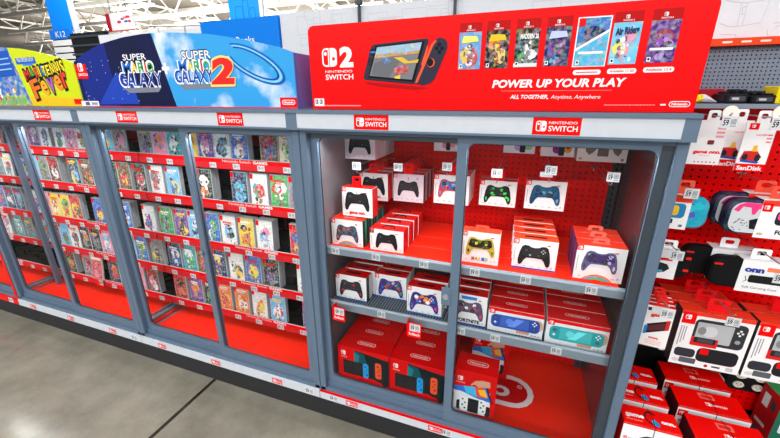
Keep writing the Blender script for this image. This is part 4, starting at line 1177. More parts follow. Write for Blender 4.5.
o = carton('console_box', .172, .115, .238, oled_front, (232, 0, 3), (214, 0, 6), (214, 0, 6), top=lambda m, w, d: oval(m, 0, d * .5, w * .52, d * .26, (246, 190, 190), (232, 0, 3), 2))
place(o, .718, .05, Z0, 'tall red console box picturing a hand, just right of the middle door post', 'box', 'tall red console boxes')
dup(o, (.756, .33, Z0), 'tall red console box standing far back behind the one picturing a hand', 'tall red console boxes')

# ---- hanging boxes, pairs of small controllers
def hang(name, x, y, z, w, h, d, front, n, step, label, back, hookz, tip, tagz, hooklabel, group=GC, topc=(232, 30, 26), side=WHITE, cat='box', hx=None, tabc=RED, clear=False, right=None):
    o = carton(name, w, d, h, front, topc, side, right=right)
    hang_tab(o, w * .3, h, .004, tabc, hookz - z - h + .016)
    place(o, x, y, z, label, cat, group)
    row_of(o, n, step, back, group)
    if tagz is not False:
        peg_hook(x if hx is None else hx, tip, hookz, tagz, hooklabel, clear=clear)
    return o


tall = lambda b, **k: ctrl_front(b, **k)
fo = lambda: ctrl_front((30, 30, 34), (38, 38, 42), cable=True, word='game onn.', seed=11, cy=.56, cw=.82)
hang('controller_box', .165, .13, 1.113, .144, .126, .058, fo(), 1, .064, 'hanging boxed black wired controller just behind the one standing on the rainbow file', None, 1.264, .1, None, 'unused', right=spines((214, 22, 24))) if False else None
o = hang('controller_box', .163, .14, 1.1, .14, .126, .058, fo(), 1, .064, 'boxed black wired controller standing on the slate blue rainbow controller file', None, 1.26, .1, False, '', right=spines((214, 22, 24)))
hang('controller_box', .172, .3, 1.132, .14, .126, .055, fo(), 3, .066, 'hanging boxed black wired controller just behind the one standing on the rainbow file', lambda k: f'{ORD[k + 1]} box back on the hook of black wired controllers', 1.286, .13, 1.322, 'peg hook with price tag above the black wired controllers', right=spines((214, 22, 24)))
hang('controller_box', .118, .28, 1.322, .147, .128, .058, ctrl_front((34, 36, 40), (46, 48, 52), seed=12, ground=(226, 216, 224), cw=.74), 4, .064, 'hanging boxed black controller in the top left corner of the controller cabinet', lambda k: f'{ORD[k + 1]} box back behind the top left corner black controller', 1.486, .2, None, 'bare peg hook carrying the top left corner black controllers')
hang('controller_box', .33, .33, 1.13, .142, .128, .058, ctrl_front((44, 44, 48), (54, 54, 58), seed=13, ground=(226, 216, 226), cable=True, cw=.72), 3, .064, 'hanging boxed dark grey controller above the red handle boxes', lambda k: f'{ORD[k + 1]} box back on the hook of dark grey controllers', 1.29, .19, 1.316, 'peg hook with price tag above the dark grey hanging controllers', right=spines((70, 40, 60), (190, 190, 196)))
hang('controller_box', .531, .3, 1.147, .15, .126, .05, ctrl_front((200, 60, 56), (60, 110, 200), ((240, 200, 50), (214, 50, 50), (240, 240, 240), (70, 160, 210)), seed=14, cy=.56, cw=.76), 3, .056, 'hanging boxed bright many-coloured controller left of the middle door post', lambda k: f'{ORD[k + 1]} box back on the hook of bright many-coloured controllers', 1.292, .19, 1.33, 'peg hook with price tag above the bright many-coloured controllers')
hang('controller_box', .721, .3, 1.157, .144, .106, .045, ctrl_front((24, 28, 30), (34, 40, 40), ((70, 220, 90), (60, 200, 80)), seed=15, cy=.5, cw=.74, bottom=None), 2, .05, 'hanging boxed black controller with glowing green patches', lambda k: 'box hanging behind the controller with glowing green patches', 1.282, .15, 1.325, 'peg hook with price tag above the glowing green controller')
hang('controller_box', .9, .3, 1.16, .146, .116, .05, ctrl_front((24, 74, 110), (36, 100, 140), ((120, 170, 190), (30, 60, 90)), seed=16, cy=.54, cw=.76), 1, .05, 'hanging boxed steel blue controller beside the glowing green one', lambda k: '', 1.296, .17, 1.343, 'peg hook with price tag above the steel blue controller', clear=True)


def joy_front(a, b):
    def f(m, w, h):
        m.rc(-w / 2, w / 2, 0, h, (234, 232, 238), 2)
        m.rr(-w * .16, w * .1, h * .12, h * .97, .016, a, 3); m.rr(w * .02, w * .2, h * .04, h * .97, .006, (26, 26, 30), 4); m.rr(w * .16, w * .42, h * .16, h * .97, .016, b, 3)
        for u, v in ((-.05, .8), (-.05, .36), (-.09, .44), (.0, .44), (-.05, .52), (.3, .62), (.3, .4)): m.el(w * u, h * v, .0035, .0035, (30, 28, 34), 5, 8)
        m.el(-w * .04, h * .7, .008, .008, (40, 38, 44), 5); m.el(w * .29, h * .42, .008, .008, (40, 38, 44), 5)
    return f


hang('controller_pair_pack', .478, .4, 1.358, .104, .1, .03, joy_front((238, 140, 158), (240, 130, 140)), 2, .036, 'hanging pack of pink small controllers left of the middle door post', lambda k: 'pack hanging behind the pink small controllers', 1.486, .34, None, 'bare peg hook carrying the pink small controllers', 'packs of paired small controllers', WHITE)
hang('controller_pair_pack', .785, .3, 1.378, .115, .085, .032, joy_front((196, 150, 214), (136, 200, 140)), 5, .038, 'hanging pack of lilac and pale green small controllers', lambda k: f'{ORD[k + 1]} pack back behind the lilac and pale green controllers', 1.486, .24, None, 'bare peg hook carrying the lilac and green controller packs', 'packs of paired small controllers', WHITE)
xi = un(557, 156, Y=.3).x
hang('controller_pair_pack', xi, .3, 1.372, .115, .09, .032, joy_front((150, 30, 140), (246, 150, 30)), 4, .038, 'hanging pack of purple and orange small controllers', lambda k: f'{ORD[k + 1]} pack back behind the purple and orange controllers', 1.486, .24, None, 'bare peg hook carrying the purple and orange controller packs', 'packs of paired small controllers', WHITE)


def window_front(m, w, h):
    m.rc(-w / 2, w / 2, 0, h, (236, 232, 226), 2)
    pts = [(-.34, 1.0), (-.36, .62), (-.33, .36), (-.25, .24), (-.17, .34), (-.09, .52), (-.09, .2), (.13, .2), (.13, .5), (.17, .56), (.24, .32), (.33, .22), (.38, .36), (.38, .64), (.36, 1.0)]
    m.pg([(w * a, h * b) for a, b in pts], (120, 108, 98), 3); m.pg([(-w * .34, h), (-w * .35, h * .62), (-w * .3, h * .6), (-w * .27, h)], (88, 78, 72), 4); m.pg([(w * .3, h), (w * .3, h * .6), (w * .37, h * .6), (w * .36, h)], (156, 148, 140), 4)
    m.el(-w * .42, h * .1, .006, .004, (196, 160, 120), 3); m.el(w * .42, h * .1, .005, .005, (120, 120, 126), 3)


hang('controller_box', 1.069, .3, 1.36, .16, .1, .05, window_front, 3, .055, 'hanging cream white box with cut-out window, top right of the cabinet', lambda k: f'{ORD[k + 1]} box back behind the cream white one with cut-out window', 1.486, .2, None, 'bare peg hook carrying the cream white window boxes', GC, WHITE)
peg_hook(1.092, .17, 1.3, 1.333, 'empty peg hook with price tag beside the right side panel')


# ================================================================== open pegboard bay at the right end
PB = .47
XB0, XB1 = W + .012, 2.44
t = empty('pegboard_bay', (XB0, 0, 0)); tag(t, 'open red pegboard display bay beside the controller cabinet', 'shelving bay')
bay = t
w = XB1 - XB0
m = MB(); m.box(0, w, PB, PB + .003, .52, 1.545, mat='peg_red'); m.build('back_panel', t)
m = MB(); m.box(.5, w, PB + .001, PB + .004, .3, .52, mat='peg_red'); m.box(0, .4999, PB + .001, PB + .01, .3, .52, mat='black_plastic'); m.build('lower_panel', t)
m = MB(); m.box(0, w, PB + .03, PB + .05, 0, 1.56, mat='backing'); m.build('backing_board', t)
m = MB(); m.box(0, w, .06, PB - .002, 0, .2, mat='kick'); m.build('base', t)
m = MB(); m.box(0, w, .0, PB - .004, .262, .28, mat='dark_metal'); m.box(0, w, .0, .02, .2, .262, mat='metal'); m.build('deck', t)
m = MB(); m.box(0, w, .31, PB + .05, 1.548, 1.562, mat='shelf_metal'); m.build('top_shelf', t)
m = MB(); m.box(0, w, PB, PB + .003, 1.5621, 1.742, mat='peg_grey'); m.build('upper_panel', t)
m = MB(); m.box(0, w, PB + .03, PB + .05, 1.5621, 1.76, mat='grey_backing'); m.build('upper_backing', t)
m = MB(); m.box(0, w, PB - .03, PB + .06, 1.743, 1.766, (230, 70, 30)); m.front(PB - .03)
for px in (727, 746, 765): u = un(px, 43.5, Y=PB - .03).x - XB0; m.rr(u - .014, u + .014, 1.751, 1.757, .003, (250, 220, 210), 1)
m.build('orange_band', t)
m = MB(); m.box(XB0, XB1, PB + .01, PB + .06, 1.767, 2.6, mat='panel_white'); m.front(PB + .01)
lc = (196, 200, 208)
L2 = lambda pts: [m.pg([(a[0], a[1]), (b[0], b[1]), (b[0] + .002, b[1] + .003), (a[0] + .002, a[1] + .003)], lc, 1) for a, b in zip(pts, pts[1:])]
Q = lambda *p: [(un(690 + a / 3.98, b / 3.98, Y=PB + .01).x, un(690 + a / 3.98, b / 3.98, Y=PB + .01).z) for a, b in p]
L2(Q((140, 2), (170, 10), (225, 14), (300, 0))); L2(Q((115, 95), (150, 108), (185, 108), (280, 92), (318, 0))); L2(Q((205, 10), (185, 106))); L2(Q((228, 14), (205, 106))); L2(Q((220, 30), (208, 30), (204, 60), (214, 60))); L2(Q((305, 120), (330, 95), (358, 90))); L2(Q((318, 135), (335, 110), (358, 104))); L2(Q((305, 120), (305, 145), (358, 148))); L2(Q((115, 140), (180, 140), (180, 162)))
o = build_at(m, 'wall_right', None, (XB0, PB, 1.767)); struct(o)


def Pt(px, py, Y): q = un(px, py, Y=Y); return q


# memory card packs on the top hooks
def card_pack(w, h, kind):
    m = MB(); m.box(-w / 2, w / 2, 0, .004, 0, h, (238, 236, 238)); m.front(0)
    if kind == 'onn':
        m.text('game onn.', -w * .36, h * .26, h * .075, RED, 2, width=w * .84, bold=.05); m.rr(-w * .0, w * .2, h * .46, h * .56, .003, (120, 40, 44), 2); m.text('memory card', 0, h * .2, h * .026, (230, 120, 130), 2, align='C')
        for k in range(3): m.rc(w * .2, w * .44, h * (.8 - .09 * k), h * (.845 - .09 * k), (236, 150, 160), 2)
        for k in range(6): m.el(-w * .24 + k * w * .12, h * .06, .0025, .0025, (230, 90, 100), 2, 8)
    else:
        m.rc(-w / 2, w / 2, 0, h * .16, RED, 1); m.text('SanDisk', 0, h * .03, h * .085, WHITE, 3, width=w * .86, align='C', bold=.03); m.rc(-w * .4, -w * .08, h * .86, h * .99, RED, 2); half_logo(m, -w * .32, h * .9, h * .06, WHITE, RED, 3)
        m.text('microSD', -w * .1, h * .74, h * .035, (220, 70, 80), 2)
        m.pg([(-w * .42, h * .24), (w * .05, h * .2), (w * .3, h * .3), (w * .1, h * .44), (-w * .34, h * .42)], (206, 40, 40), 2); m.el(-w * .26, h * .3, w * .1, h * .07, (40, 40, 44), 3); m.el(w * .16, h * .29, w * .1, h * .08, (40, 40, 44), 3); m.pg([(-w * .4, h * .2), (w * .2, h * .17), (w * .26, h * .21), (-w * .36, h * .25)], (40, 80, 170), 3); m.pg([(-w * .1, h * .42), (w * .1, h * .42), (w * .06, h * .54), (-w * .06, h * .54)], (236, 180, 60), 3)
        for k in range(3): m.rc(w * .28, w * .44, h * (.74 - .07 * k), h * (.77 - .07 * k), (230, 120, 130), 2)
    return m.build('memory_card_pack')


hz = 1.548
p = Pt(705, 163, .2)
xh1 = Pt(717, 120, .1).x
o = card_pack(.084, .134, 'onn'); place(o, 1.330, .2, 1.384, 'white memory card pack hanging at the left of the bay', 'card pack'); hang_tab(o, .03, .134, .0005, (236, 236, 238), 1.531 - 1.384 - .134 + .016)
o = card_pack(.07, .142, 'sd'); place(o, 1.442, .185, 1.372, 'front red and white memory card pack showing a red kart', 'card pack', 'memory card packs with a kart'); hang_tab(o, .03, .142, .0005, (236, 236, 238), 1.531 - 1.372 - .142 + .016)
dup(o, (1.412, .24, 1.374), 'rear red and white memory card pack, half hidden by its twin', 'memory card packs with a kart')
peg_hook(1.330, .1, 1.531, 1.519, 'peg hook with price tag holding the white memory card pack', PB, True)
peg_hook(1.438, .1, 1.531, 1.516, 'peg hook with price tag holding the red kart memory cards', PB, True)


def soft_case(w, h, d, base, mat, seed=0, blots=(), zipc=BLACK):
    m = MB()
    rings = []
    for y, k in ((0, .86), (d * .12, .97), (d * .5, 1.0), (d * .88, .97), (d, .86)):
        rings.append([(x * (1 - (1 - k) * h / w), y, h / 2 + (z - h / 2) * k) for x, z in rrect(-w / 2, w / 2, 0, h, h * .3, 6)])
    m.loft(rings, base, mat)
    rg = random.Random(seed); m.front(-.0008)
    for c in blots:
        for k in range(5): m.blob((rg.random() - .5) * w * .6, h * (.25 + .5 * rg.random()), w * .13, h * .16, c, 1 + k % 3, mat='print', rng=rg)
    o = m.build('carry_case', smooth=False)
    z = MB(); z.loft([[(x * 1.012, y, h / 2 + (q - h / 2) * 1.012) for x, q in rrect(-w / 2, w / 2, 0, h, h * .3, 6)] for y in (d * .46, d * .54)], zipc, 'print', cap=False); z.build('zip', o)
    return o


def sleeve(o, x0, x1, h, d, fn, col=WHITE, name='card_sleeve'):
    m = MB(); m.box(x0, x1, -.003, -.0015, -.004, h + .004, col); m.box(x0, x1, -.003, d + .002, h + .003, h + .0045, col); m.front(-.003); fn(m, x0, x1, h); return m.build(name, o)


def fn_teal(m, a, b, h):
    m.rc(a, b, h * .82, h + .004, (236, 60, 30), 1); m.rr(a + .004, b - .012, h * .32, h * .78, .012, (40, 130, 180), 2); m.rr(a + .012, b - .03, h * .4, h * .72, .01, (236, 190, 50), 3); m.rc(a + .02, b - .04, h * .14, h * .28, (40, 46, 60), 2); m.el(b - .016, h * .08, .006, .005, (120, 120, 126), 2)


def fn_splat(m, a, b, h):
    m.rc(a, b, h * .88, h + .004, (236, 60, 40), 1); m.rc(a + .002, a + .026, h * .72, h * .95, RED, 2); half_logo(m, a + .006, h * .78, .013, WHITE, RED, 3)
    m.rr(a + .04, b - .008, h * .36, h * .76, .012, (40, 40, 54), 2); m.rr(a + .044, b - .03, h * .5, h * .74, .01, (232, 80, 140), 3); m.pg([(a + .07, h * .5), (a + .09, h * .7), (a + .1, h * .52), (a + .12, h * .66), (a + .13, h * .46)], (230, 230, 234), 4); m.text('FORTNITE', a + .05, h * .1, h * .12, (24, 24, 28), 2, width=.08, bold=.04); m.el(a + .014, h * .08, .008, .004, (200, 180, 120), 2)


def fn_onn(m, a, b, h):
    m.text('onn', a + .01, h * .66, h * .17, (40, 60, 160), 2, width=.05, bold=.06); m.rc(a + .066, b - .006, h * .72, h * .86, (240, 130, 90), 2); m.rr(a + .026, b - .008, h * .3, h * .56, .006, (30, 30, 34), 2); m.text('Soft Carrying Case', a + .016, h * .1, h * .07, (110, 110, 116), 2, width=(b - a) * .7)
    m.tube([(a + .016, -.0038, h * .5), (a + .022, -.0038, h * .36), (a + .014, -.0038, h * .3)], .001, 4, (30, 30, 34), 'print')


def fn_pad(m, a, b, h):
    m.rr(a + .03, b - .016, h * .64, h * .74, .003, (226, 50, 40), 2); m.text('onn', a + .006, h * .66, h * .13, (40, 60, 160), 2, bold=.05); m.blob(a + .045, h * .36, .034, .024, (40, 40, 46), 2, jag=.2); m.rr(a + .03, a + .06, h * .2, h * .28, .002, (60, 180, 200), 3)


o = soft_case(.152, .108, .05, (30, 160, 190), 'fabric_art', 2, ((40, 190, 205), (26, 110, 170), (60, 200, 190), (90, 90, 190)), (50, 60, 150)); place(o, 1.311, .2, 1.17, 'turquoise carry case with white card sleeve, hanging beside the cabinet post', 'carry case')
sleeve(o, -.077, .022, .108, .05, fn_teal); hang_tab(o, .05, .112, .02, (236, 90, 60), 1.316 - 1.17 - .112 + .012)
peg_hook(1.311, .16, 1.312, 1.298, 'peg hook with price tag above the turquoise carry case', PB)
o = soft_case(.25, .114, .05, (30, 34, 66), 'fabric_art', 4, (), (22, 26, 56)); place(o, 1.556, .2, 1.168, 'pink splattered carry case with white card sleeve, nearer of two', 'carry case', 'pink splattered carry cases')
m = MB(); m.front(-.001); m.pg(rrect(-.116, .116, .008, .106, .03, 6), (206, 208, 214), 1, 'fabric_art')
m.pg([(-.112, .08), (-.1, .098), (-.086, .1055), (.0, .1055), (.0, .086), (-.014, .082), (-.02, .06), (-.028, .056), (-.034, .084), (-.05, .088), (-.056, .07), (-.064, .068), (-.07, .09), (-.09, .092), (-.098, .074)], (236, 60, 128), 2)
m.pg([(-.066, .05), (-.046, .058), (-.034, .04), (-.042, .02), (-.06, .022)], (24, 24, 34), 2); m.pg([(-.04, .03), (-.02, .036), (-.026, .012), (-.04, .014)], (230, 60, 130), 3)
rg = random.Random(8)
for k in range(26): m.el(-.105 + .06 * rg.random(), .012 + .04 * rg.random(), .002, .002, (70, 72, 84), 2, 5)
m.build('printed_face', o)
sleeve(o, -.046, .12, .114, .05, fn_splat); hang_tab(o, .05, .118, .02, (236, 80, 60), .04)
dup(o, (1.545, .262, 1.172), 'pink splattered carry case behind the nearer one', 'pink splattered carry cases')
peg_hook(1.556, .1, 1.318, None, 'long bare peg hook carrying the pink splattered cases', PB)
xq = Pt(693, 262, .2).x
o = soft_case(.14, .1, .05, BLACK, 'black_fabric', 5); place(o, xq - .072, .2, .985, 'black carry case with red zip pulls in white sleeve, beside the cabinet post', 'carry case')
sleeve(o, -.068, .03, .1, .05, fn_pad)
for zz in (.03, .075): m = MB(); m.rr(.05, .066, zz, zz + .01, .003, (220, 30, 30), 3); m.build('zip_pull', o)
hang_tab(o, .05, .103, .02, WHITE, .03)
peg_hook(xq - .072, .14, 1.106, 1.094, 'peg hook with price tag above the sleeved black carry case', PB)
o = soft_case(.25, .104, .05, BLACK, 'black_fabric', 6); place(o, 1.56, .2, .978, 'wide black carry case with white sleeve, nearer of two', 'carry case', 'wide black carry cases')
sleeve(o, -.05, .078, .104, .05, fn_onn)
for xx, zz in ((-.11, .08), (.1, .06)): m = MB(); m.front(-.002); m.rr(xx - .012, xx + .012, zz, zz + .007, .003, (220, 30, 30), 3); m.build('zip_pull', o)
hang_tab(o, .05, .107, .02, WHITE, .035)
dup(o, (1.50, .262, .985), 'wide black carry case behind the nearer one', 'wide black carry cases')
peg_hook(1.56, .1, 1.11, 1.075, 'peg hook with price tag over the wide black carry cases', PB)
peg_hook(1.42, .3, 1.0, None, 'empty lower peg hook between the black carry cases', PB)


def kit_front(m, w, h):
    m.rc(-w / 2, w / 2, 0, h, (238, 236, 238), 2); m.rc(-w / 2, w / 2, h * .93, h, (236, 56, 34), 3); m.rc(-w / 2 + .004, -w / 2 + .044, h * .77, h * .97, RED, 4); half_logo(m, -w * .44, h * .85, .018, WHITE, RED, 5)
    m.rr(-w * .28, w * .44, h * .44, h * .88, .016, (50, 52, 56), 3); m.rr(-w * .24, w * .26, h * .49, h * .83, .004, (176, 178, 182), 4); m.el(-w * .05, h * .68, .022, .022, (200, 202, 206), 5); m.el(-w * .16, h * .68, .012, .016, (130, 132, 136), 5)
    for du, dv in ((0, .04), (0, -.04), (.03, 0), (-.03, 0)): m.el(w * (.35 + du), h * (.74 + dv), .004, .004, (230, 230, 232), 5, 8)
    m.el(w * .35, h * .58, .008, .008, (150, 152, 156), 5)
    m.rr(-w * .28, w * .1, h * .4, h * .56, .003, (214, 30, 34), 5); m.rr(-w * .24, w * .07, h * .46, h * .56, .004, (40, 38, 44), 6); m.rr(-w * .19, w * .03, h * .475, h * .545, .002, (70, 70, 76), 7)
    m.rr(-w * .14, w * .44, h * .12, h * .38, .018, (34, 34, 40), 3); m.rc(-w * .1, w * .02, h * .26, h * .36, RED, 4); m.rr(-w * .46, -w * .16, h * .16, h * .32, .012, (50, 50, 58), 3); m.rr(-w * .36, -w * .12, h * .05, h * .15, .003, (90, 92, 100), 4); m.el(-w * .41, h * .08, .012, .008, (206, 208, 212), 3); m.el(w * .04, h * .06, .006, .006, (200, 30, 40), 3); m.rc(w * .12, w * .24, h * .05, h * .08, (60, 60, 66), 3); m.rc(w * .32, w * .42, h * .03, h * .1, (190, 192, 196), 3)
    for k in range(3): m.rc(-w * (.46 - .035 * k), -w * (.445 - .035 * k), h * (.36 + .05 * k), h * .72, (150, 152, 158), 3)


o = carton('accessory_kit_box', .206, .06, .226, kit_front, (236, 56, 34), (60, 56, 60)); place(o, 1.497, .2, .646, 'large white starter kit box picturing a grey handheld, front left of two files', 'box', 'starter kit boxes')
hang_tab(o, .06, .226, .02, (226, 20, 26), .05)
row_of(o, 3, .068, lambda k: f'{ORD[k + 1]} starter kit box back in the left file', 'starter kit boxes', -.012)
q = dup(o, (1.712, .2, .646), 'large white starter kit box picturing a grey handheld, cut by the right frame edge', 'starter kit boxes')
row_of(q, 2, .068, lambda k: 'starter kit box filed behind the one at the right frame edge', 'starter kit boxes', -.008)
peg_hook(1.497, .12, .912, .897, 'peg hook with price tag above the left starter kit boxes', PB)
peg_hook(1.712, .12, .912, None, 'bare peg hook above the right starter kit boxes', PB)


def glass_front(m, w, h):
    m.rc(-w / 2, w / 2, 0, h, (238, 234, 234), 2); m.rc(-w / 2 + .004, -w / 2 + .014, h - .02, h - .008, (60, 60, 66), 3)
    m.text('game', 0, h * .76, h * .075, (224, 50, 40), 3, align='C', width=w * .62, bold=.05, rot=.1); m.text('onn.', 0, h * .2, h * .06, (224, 50, 40), 3, align='C', width=w * .4, bold=.05)
    m.pg([(-w * .36, h * .3), (w * .34, h * .46), (w * .34, h * .7), (-w * .36, h * .54)], (28, 26, 32), 3); m.pg([(w * .3, h * .45), (w * .44, h * .48), (w * .44, h * .72), (w * .3, h * .7)], (206, 40, 40), 4); m.pg([(-w * .44, h * .28), (-w * .32, h * .3), (-w * .32, h * .52), (-w * .44, h * .5)], (40, 130, 200), 4); m.pg([(-w * .3, h * .36), (w * .28, h * .48), (w * .28, h * .64), (-w * .3, h * .5)], (90, 40, 46), 4)
    for k in range(3): m.rc(-w * .3, w * .3, h * (.14 - .04 * k), h * (.155 - .04 * k), (240, 170, 170), 3)


o = carton('screen_protector_pack', .078, .02, .158, glass_front, (228, 30, 28), (206, 20, 24)); place(o, 1.293, .1, .762, 'white pack with slanted handheld picture beside the cabinet post', 'pack', 'screen protector packs')
hang_tab(o, .03, .158, .004, (228, 40, 34), .03); o.rotation_euler = (0, 0, -.12)
r_ = row_of(o, 4, .028, lambda k: f'{ORD[k + 1]} pack back behind the slanted handheld picture pack', 'screen protector packs', .004)
peg_hook(1.293, .05, .94, .925, 'peg hook with price tag above the slanted handheld packs', PB)


# headset cartons standing on the deck
def headset_front(m, w, h, dark=True):
    m.rc(-w / 2, w / 2, 0, h, (232, 234, 238), 2); m.rc(-w / 2, w / 2, h * .965, h, (228, 30, 26), 3)
    n = 16
    for k in range(n):
        a0, a1 = pi * k / n, pi * (k + 1) / n
        m.pg([(w * .3 * cos(a0), h * .42 + h * .4 * sin(a0)), (w * .3 * cos(a1), h * .42 + h * .4 * sin(a1)), (w * .22 * cos(a1), h * .42 + h * .3 * sin(a1)), (w * .22 * cos(a0), h * .42 + h * .3 * sin(a0))], (30, 30, 34), 4)
    for s in (-1, 1): m.rr(s * w * .25 - w * .09, s * w * .25 + w * .09, h * .16, h * .46, .014, (30, 30, 34), 5); m.rr(s * w * .22 - w * .05, s * w * .22 + w * .05, h * .2, h * .42, .01, (50, 50, 56) if dark else (30, 140, 200), 6)
    for k in range(3): m.el(-w * .42, h * (.7 - .14 * k), .007, .007, (226, 130, 140), 4); m.rc(-w * .37, -w * .26, h * (.69 - .14 * k), h * (.705 - .14 * k), (230, 150, 160), 4)


def onn_top(m, w, d):
    m.text('game', -w * .44, d * .4, d * .2, WHITE, 2, width=w * .34, bold=.05); m.text('onn.', w * .2, d * .36, d * .18, WHITE, 2, width=w * .24, bold=.05); m.text('wired headset', -w * .44, d * .2, d * .07, (250, 190, 180), 2)
    n = 18; u, v, a, b = w * .03, d * .52, w * .12, d * .36
    for k in range(n - 5):
        t0, t1 = 2 * pi * k / n + .6, 2 * pi * (k + 1) / n + .6
        m.pg([(u + a * cos(t0), v + b * sin(t0)), (u + a * cos(t1), v + b * sin(t1)), (u + a * .72 * cos(t1), v + b * .72 * sin(t1)), (u + a * .72 * cos(t0), v + b * .72 * sin(t0))], (60, 30, 34), 2)
    m.el(u + w * .04, v - d * .22, w * .045, d * .16, (36, 160, 220), 3); m.el(u + w * .08, v - d * .28, w * .04, d * .14, (30, 130, 200), 4)


def sw_top(m, w, d):
    m.rc(-w * .1, w * .12, d * .6, d * .86, (240, 110, 100), 2); m.rc(-w * .07, w * .09, d * .66, d * .8, (228, 40, 34), 3); half_logo(m, -w * .06, d * .28, d * .16, WHITE, (238, 8, 4), 2); m.text('SWITCH', w * .02, d * .3, d * .1, WHITE, 2, width=w * .22)


def cord(o, w, d, h):
    m = MB(); m.tube([(w * .02, d + .0006, h * .4), (w * .02, d + .0012, h + .0012), (w * .06, d * .5, h + .0016), (w * .04, -.0012, h + .0012), (w * .05, -.0014, h * .3)], .0011, 5, (40, 20, 24), 'print'); m.build('security_cord', o)


o = carton('headset_box', .172, .088, .22, lambda m, w, h: headset_front(m, w, h, False), (238, 8, 4), (206, 16, 22), top=onn_top)
cord(o, .172, .088, .22)
place(o, 1.326, .004, .2806, 'nearest narrow red topped headset box beside the cabinet post', 'box', 'narrow red topped headset boxes')
row_of(o, 3, .122, lambda k: f'{ORD[k + 1]} narrow red topped headset box back from the front', 'narrow red topped headset boxes', -.004)
o = carton('headset_box', .215, .108, .22, headset_front, (238, 8, 4), (70, 20, 26), top=sw_top); m = MB(); m.front(0); m.rc(-.105, -.075, .175, .205, RED, 8); half_logo(m, -.1, .183, .014, WHITE, RED, 9); m.build('badge', o)
cord(o, .215, .108, .22)
place(o, 1.556, .012, .2806, 'nearest wide red topped headset box, cut by the bottom frame edge', 'box', 'wide red topped headset boxes')
row_of(o, 3, .142, lambda k: f'{ORD[k + 1]} wide red topped headset box back from the front', 'wide red topped headset boxes', -.003)
# green topped box leaning at the right
g0 = un(765, 436, Z=.285)
o = carton('accessory_box', .2, .1, .2, lambda m, w, h: (m.rc(-w / 2, w / 2, 0, h, (40, 110, 90), 2), m.rr(-w * .4, w * .2, h * .2, h * .7, .01, (230, 230, 232), 3), m.rc(-w * .5, w * .5, h * .86, h, RED, 3)), (40, 150, 90), (200, 24, 30),
           left=lambda m, d, h: (m.rc(d * .5, d * .8, h * .55, h * .85, (226, 228, 230), 1), m.rc(d * .16, d * .4, h * .6, h * .8, (60, 62, 68), 1), m.rc(d * .3, d * .86, h * .12, h * .2, (240, 210, 210), 1)))
place(o, g0.x + .1, g0.y + .0, .2806, 'red sided box with green top standing at the lower right', 'box'); o.rotation_euler = (0, 0, .12)

# power sockets low on the back of the bay, with a black lead
a = Pt(749, 372, PB)
a.z -= .03; t = empty('power_outlet', (a.x, PB - .0002, a.z)); tag(t, 'power outlet block with four pale sockets low behind the headset boxes', 'outlet')
m = MB(); m.cbox(-.075, .075, -.02, -.0, -.055, .05, .003, mat='black_plastic'); m.build('mounting_box', t)
for dx in (-.032, .032):
    for dz in (-.024, .022):
        m = MB(); m.loft([[(dx + .019 * cos(2 * pi * i / 14), y, dz + .015 * sin(2 * pi * i / 14)) for i in range(14)] for y in (-.0202, -.025)], (226, 220, 204))
        m.front(-.025); m.rc(dx - .008, dx - .006, dz, dz + .007, BLACK, 1); m.rc(dx + .006, dx + .008, dz, dz + .007, BLACK, 1); m.el(dx, dz - .006, .0018, .0018, BLACK, 1, 6); m.build('socket', t)
m = MB(); m.cbox(-.128, -.09, -.045, -.001, -.04, .0, .003, (210, 206, 196)); o = build_at(m, 'plug_adapter', None, (0, 0, 0)); o.location = (a.x, PB, a.z); tag(o, 'pale plug adapter beside the four sockets behind the headset boxes', 'plug')
m = MB(); m.tube([(-.108, -.045, -.02), (-.105, -.075, -.03), (-.09, -.09, -.1), (-.06, -.085, -.17), (-.08, -.08, a.z * -1 + .286)], .004, 6, mat='black_plastic'); o = m.build('power_cable', None, (a.x, PB, a.z)); tag(o, 'black power cable hanging from the sockets to the deck', 'cable')

# things on the top shelf of the bay
YT = .33
def toy_box(px0, px1, py, n, label, seed, dz):
    a, b = Pt(px0, 101, YT), Pt(px1, 101, YT); w_ = b.x - a.x; rg = random.Random(seed)
    t = empty('toy_pack', ((a.x + b.x) / 2, YT, 1.5622)); tag(t, label, 'toy pack', 'black toy packs on the top shelf')
    h_ = Pt((px0 + px1) / 2, py, YT).z - 1.5622
    m = MB(); m.cbox(-w_ / 2, w_ / 2, 0, .1, 0, h_ * .8, .004, (26, 26, 30)); m.front(0); m.rc(-w_ * .3, w_ * .36, h_ * .2, h_ * .6, (70, 70, 78), 1); m.rc(-w_ * .2, w_ * .1, h_ * .3, h_ * .5, (190, 190, 200), 2); m.build('tray', t)
    m = MB()
    for k in range(n): x = -w_ * .36 + w_ * .7 * k / max(1, n - 1); m.cbox(x - w_ * .1, x + w_ * .1, .01, .07, h_ * .8 + .0003, h_ * (.95 + .25 * rg.random()), .003, (36, 36, 42))
    m.build('moulded_figure', t); return t


toy_box(724, 748, 91, 3, 'black toy pack with chunky moulded top, left on the top shelf', 1, 0)
toy_box(751, 776, 93, 3, 'black toy pack with white mark beside a yellow edge on the top shelf', 2, 0)
a = Pt(777, 101, YT); m = MB(); m.cbox(-.004, .05, 0, .09, 0, Pt(777, 86, YT).z - 1.5622, .003, (236, 216, 30)); m.front(0); m.rc(.006, .04, .006, .03, (30, 30, 34), 1); o = m.build('toy_box', None, (a.x, YT, 1.5622)); tag(o, 'yellow edged toy box at the right end of the top shelf', 'toy box')
a, b = Pt(698, 102, YT), Pt(720, 102, YT)
m = MB(); w_ = b.x - a.x
rings = []
for k in range(7):
    x = w_ * k / 6; hh = .008 + .022 * sin(pi * min(1, .12 + k / 6.5)); rings.append([(x, .02 + .035 * (1 + cos(2 * pi * i / 10)), .0005 + hh * (1 + sin(2 * pi * i / 10)) / 2) for i in range(10)])
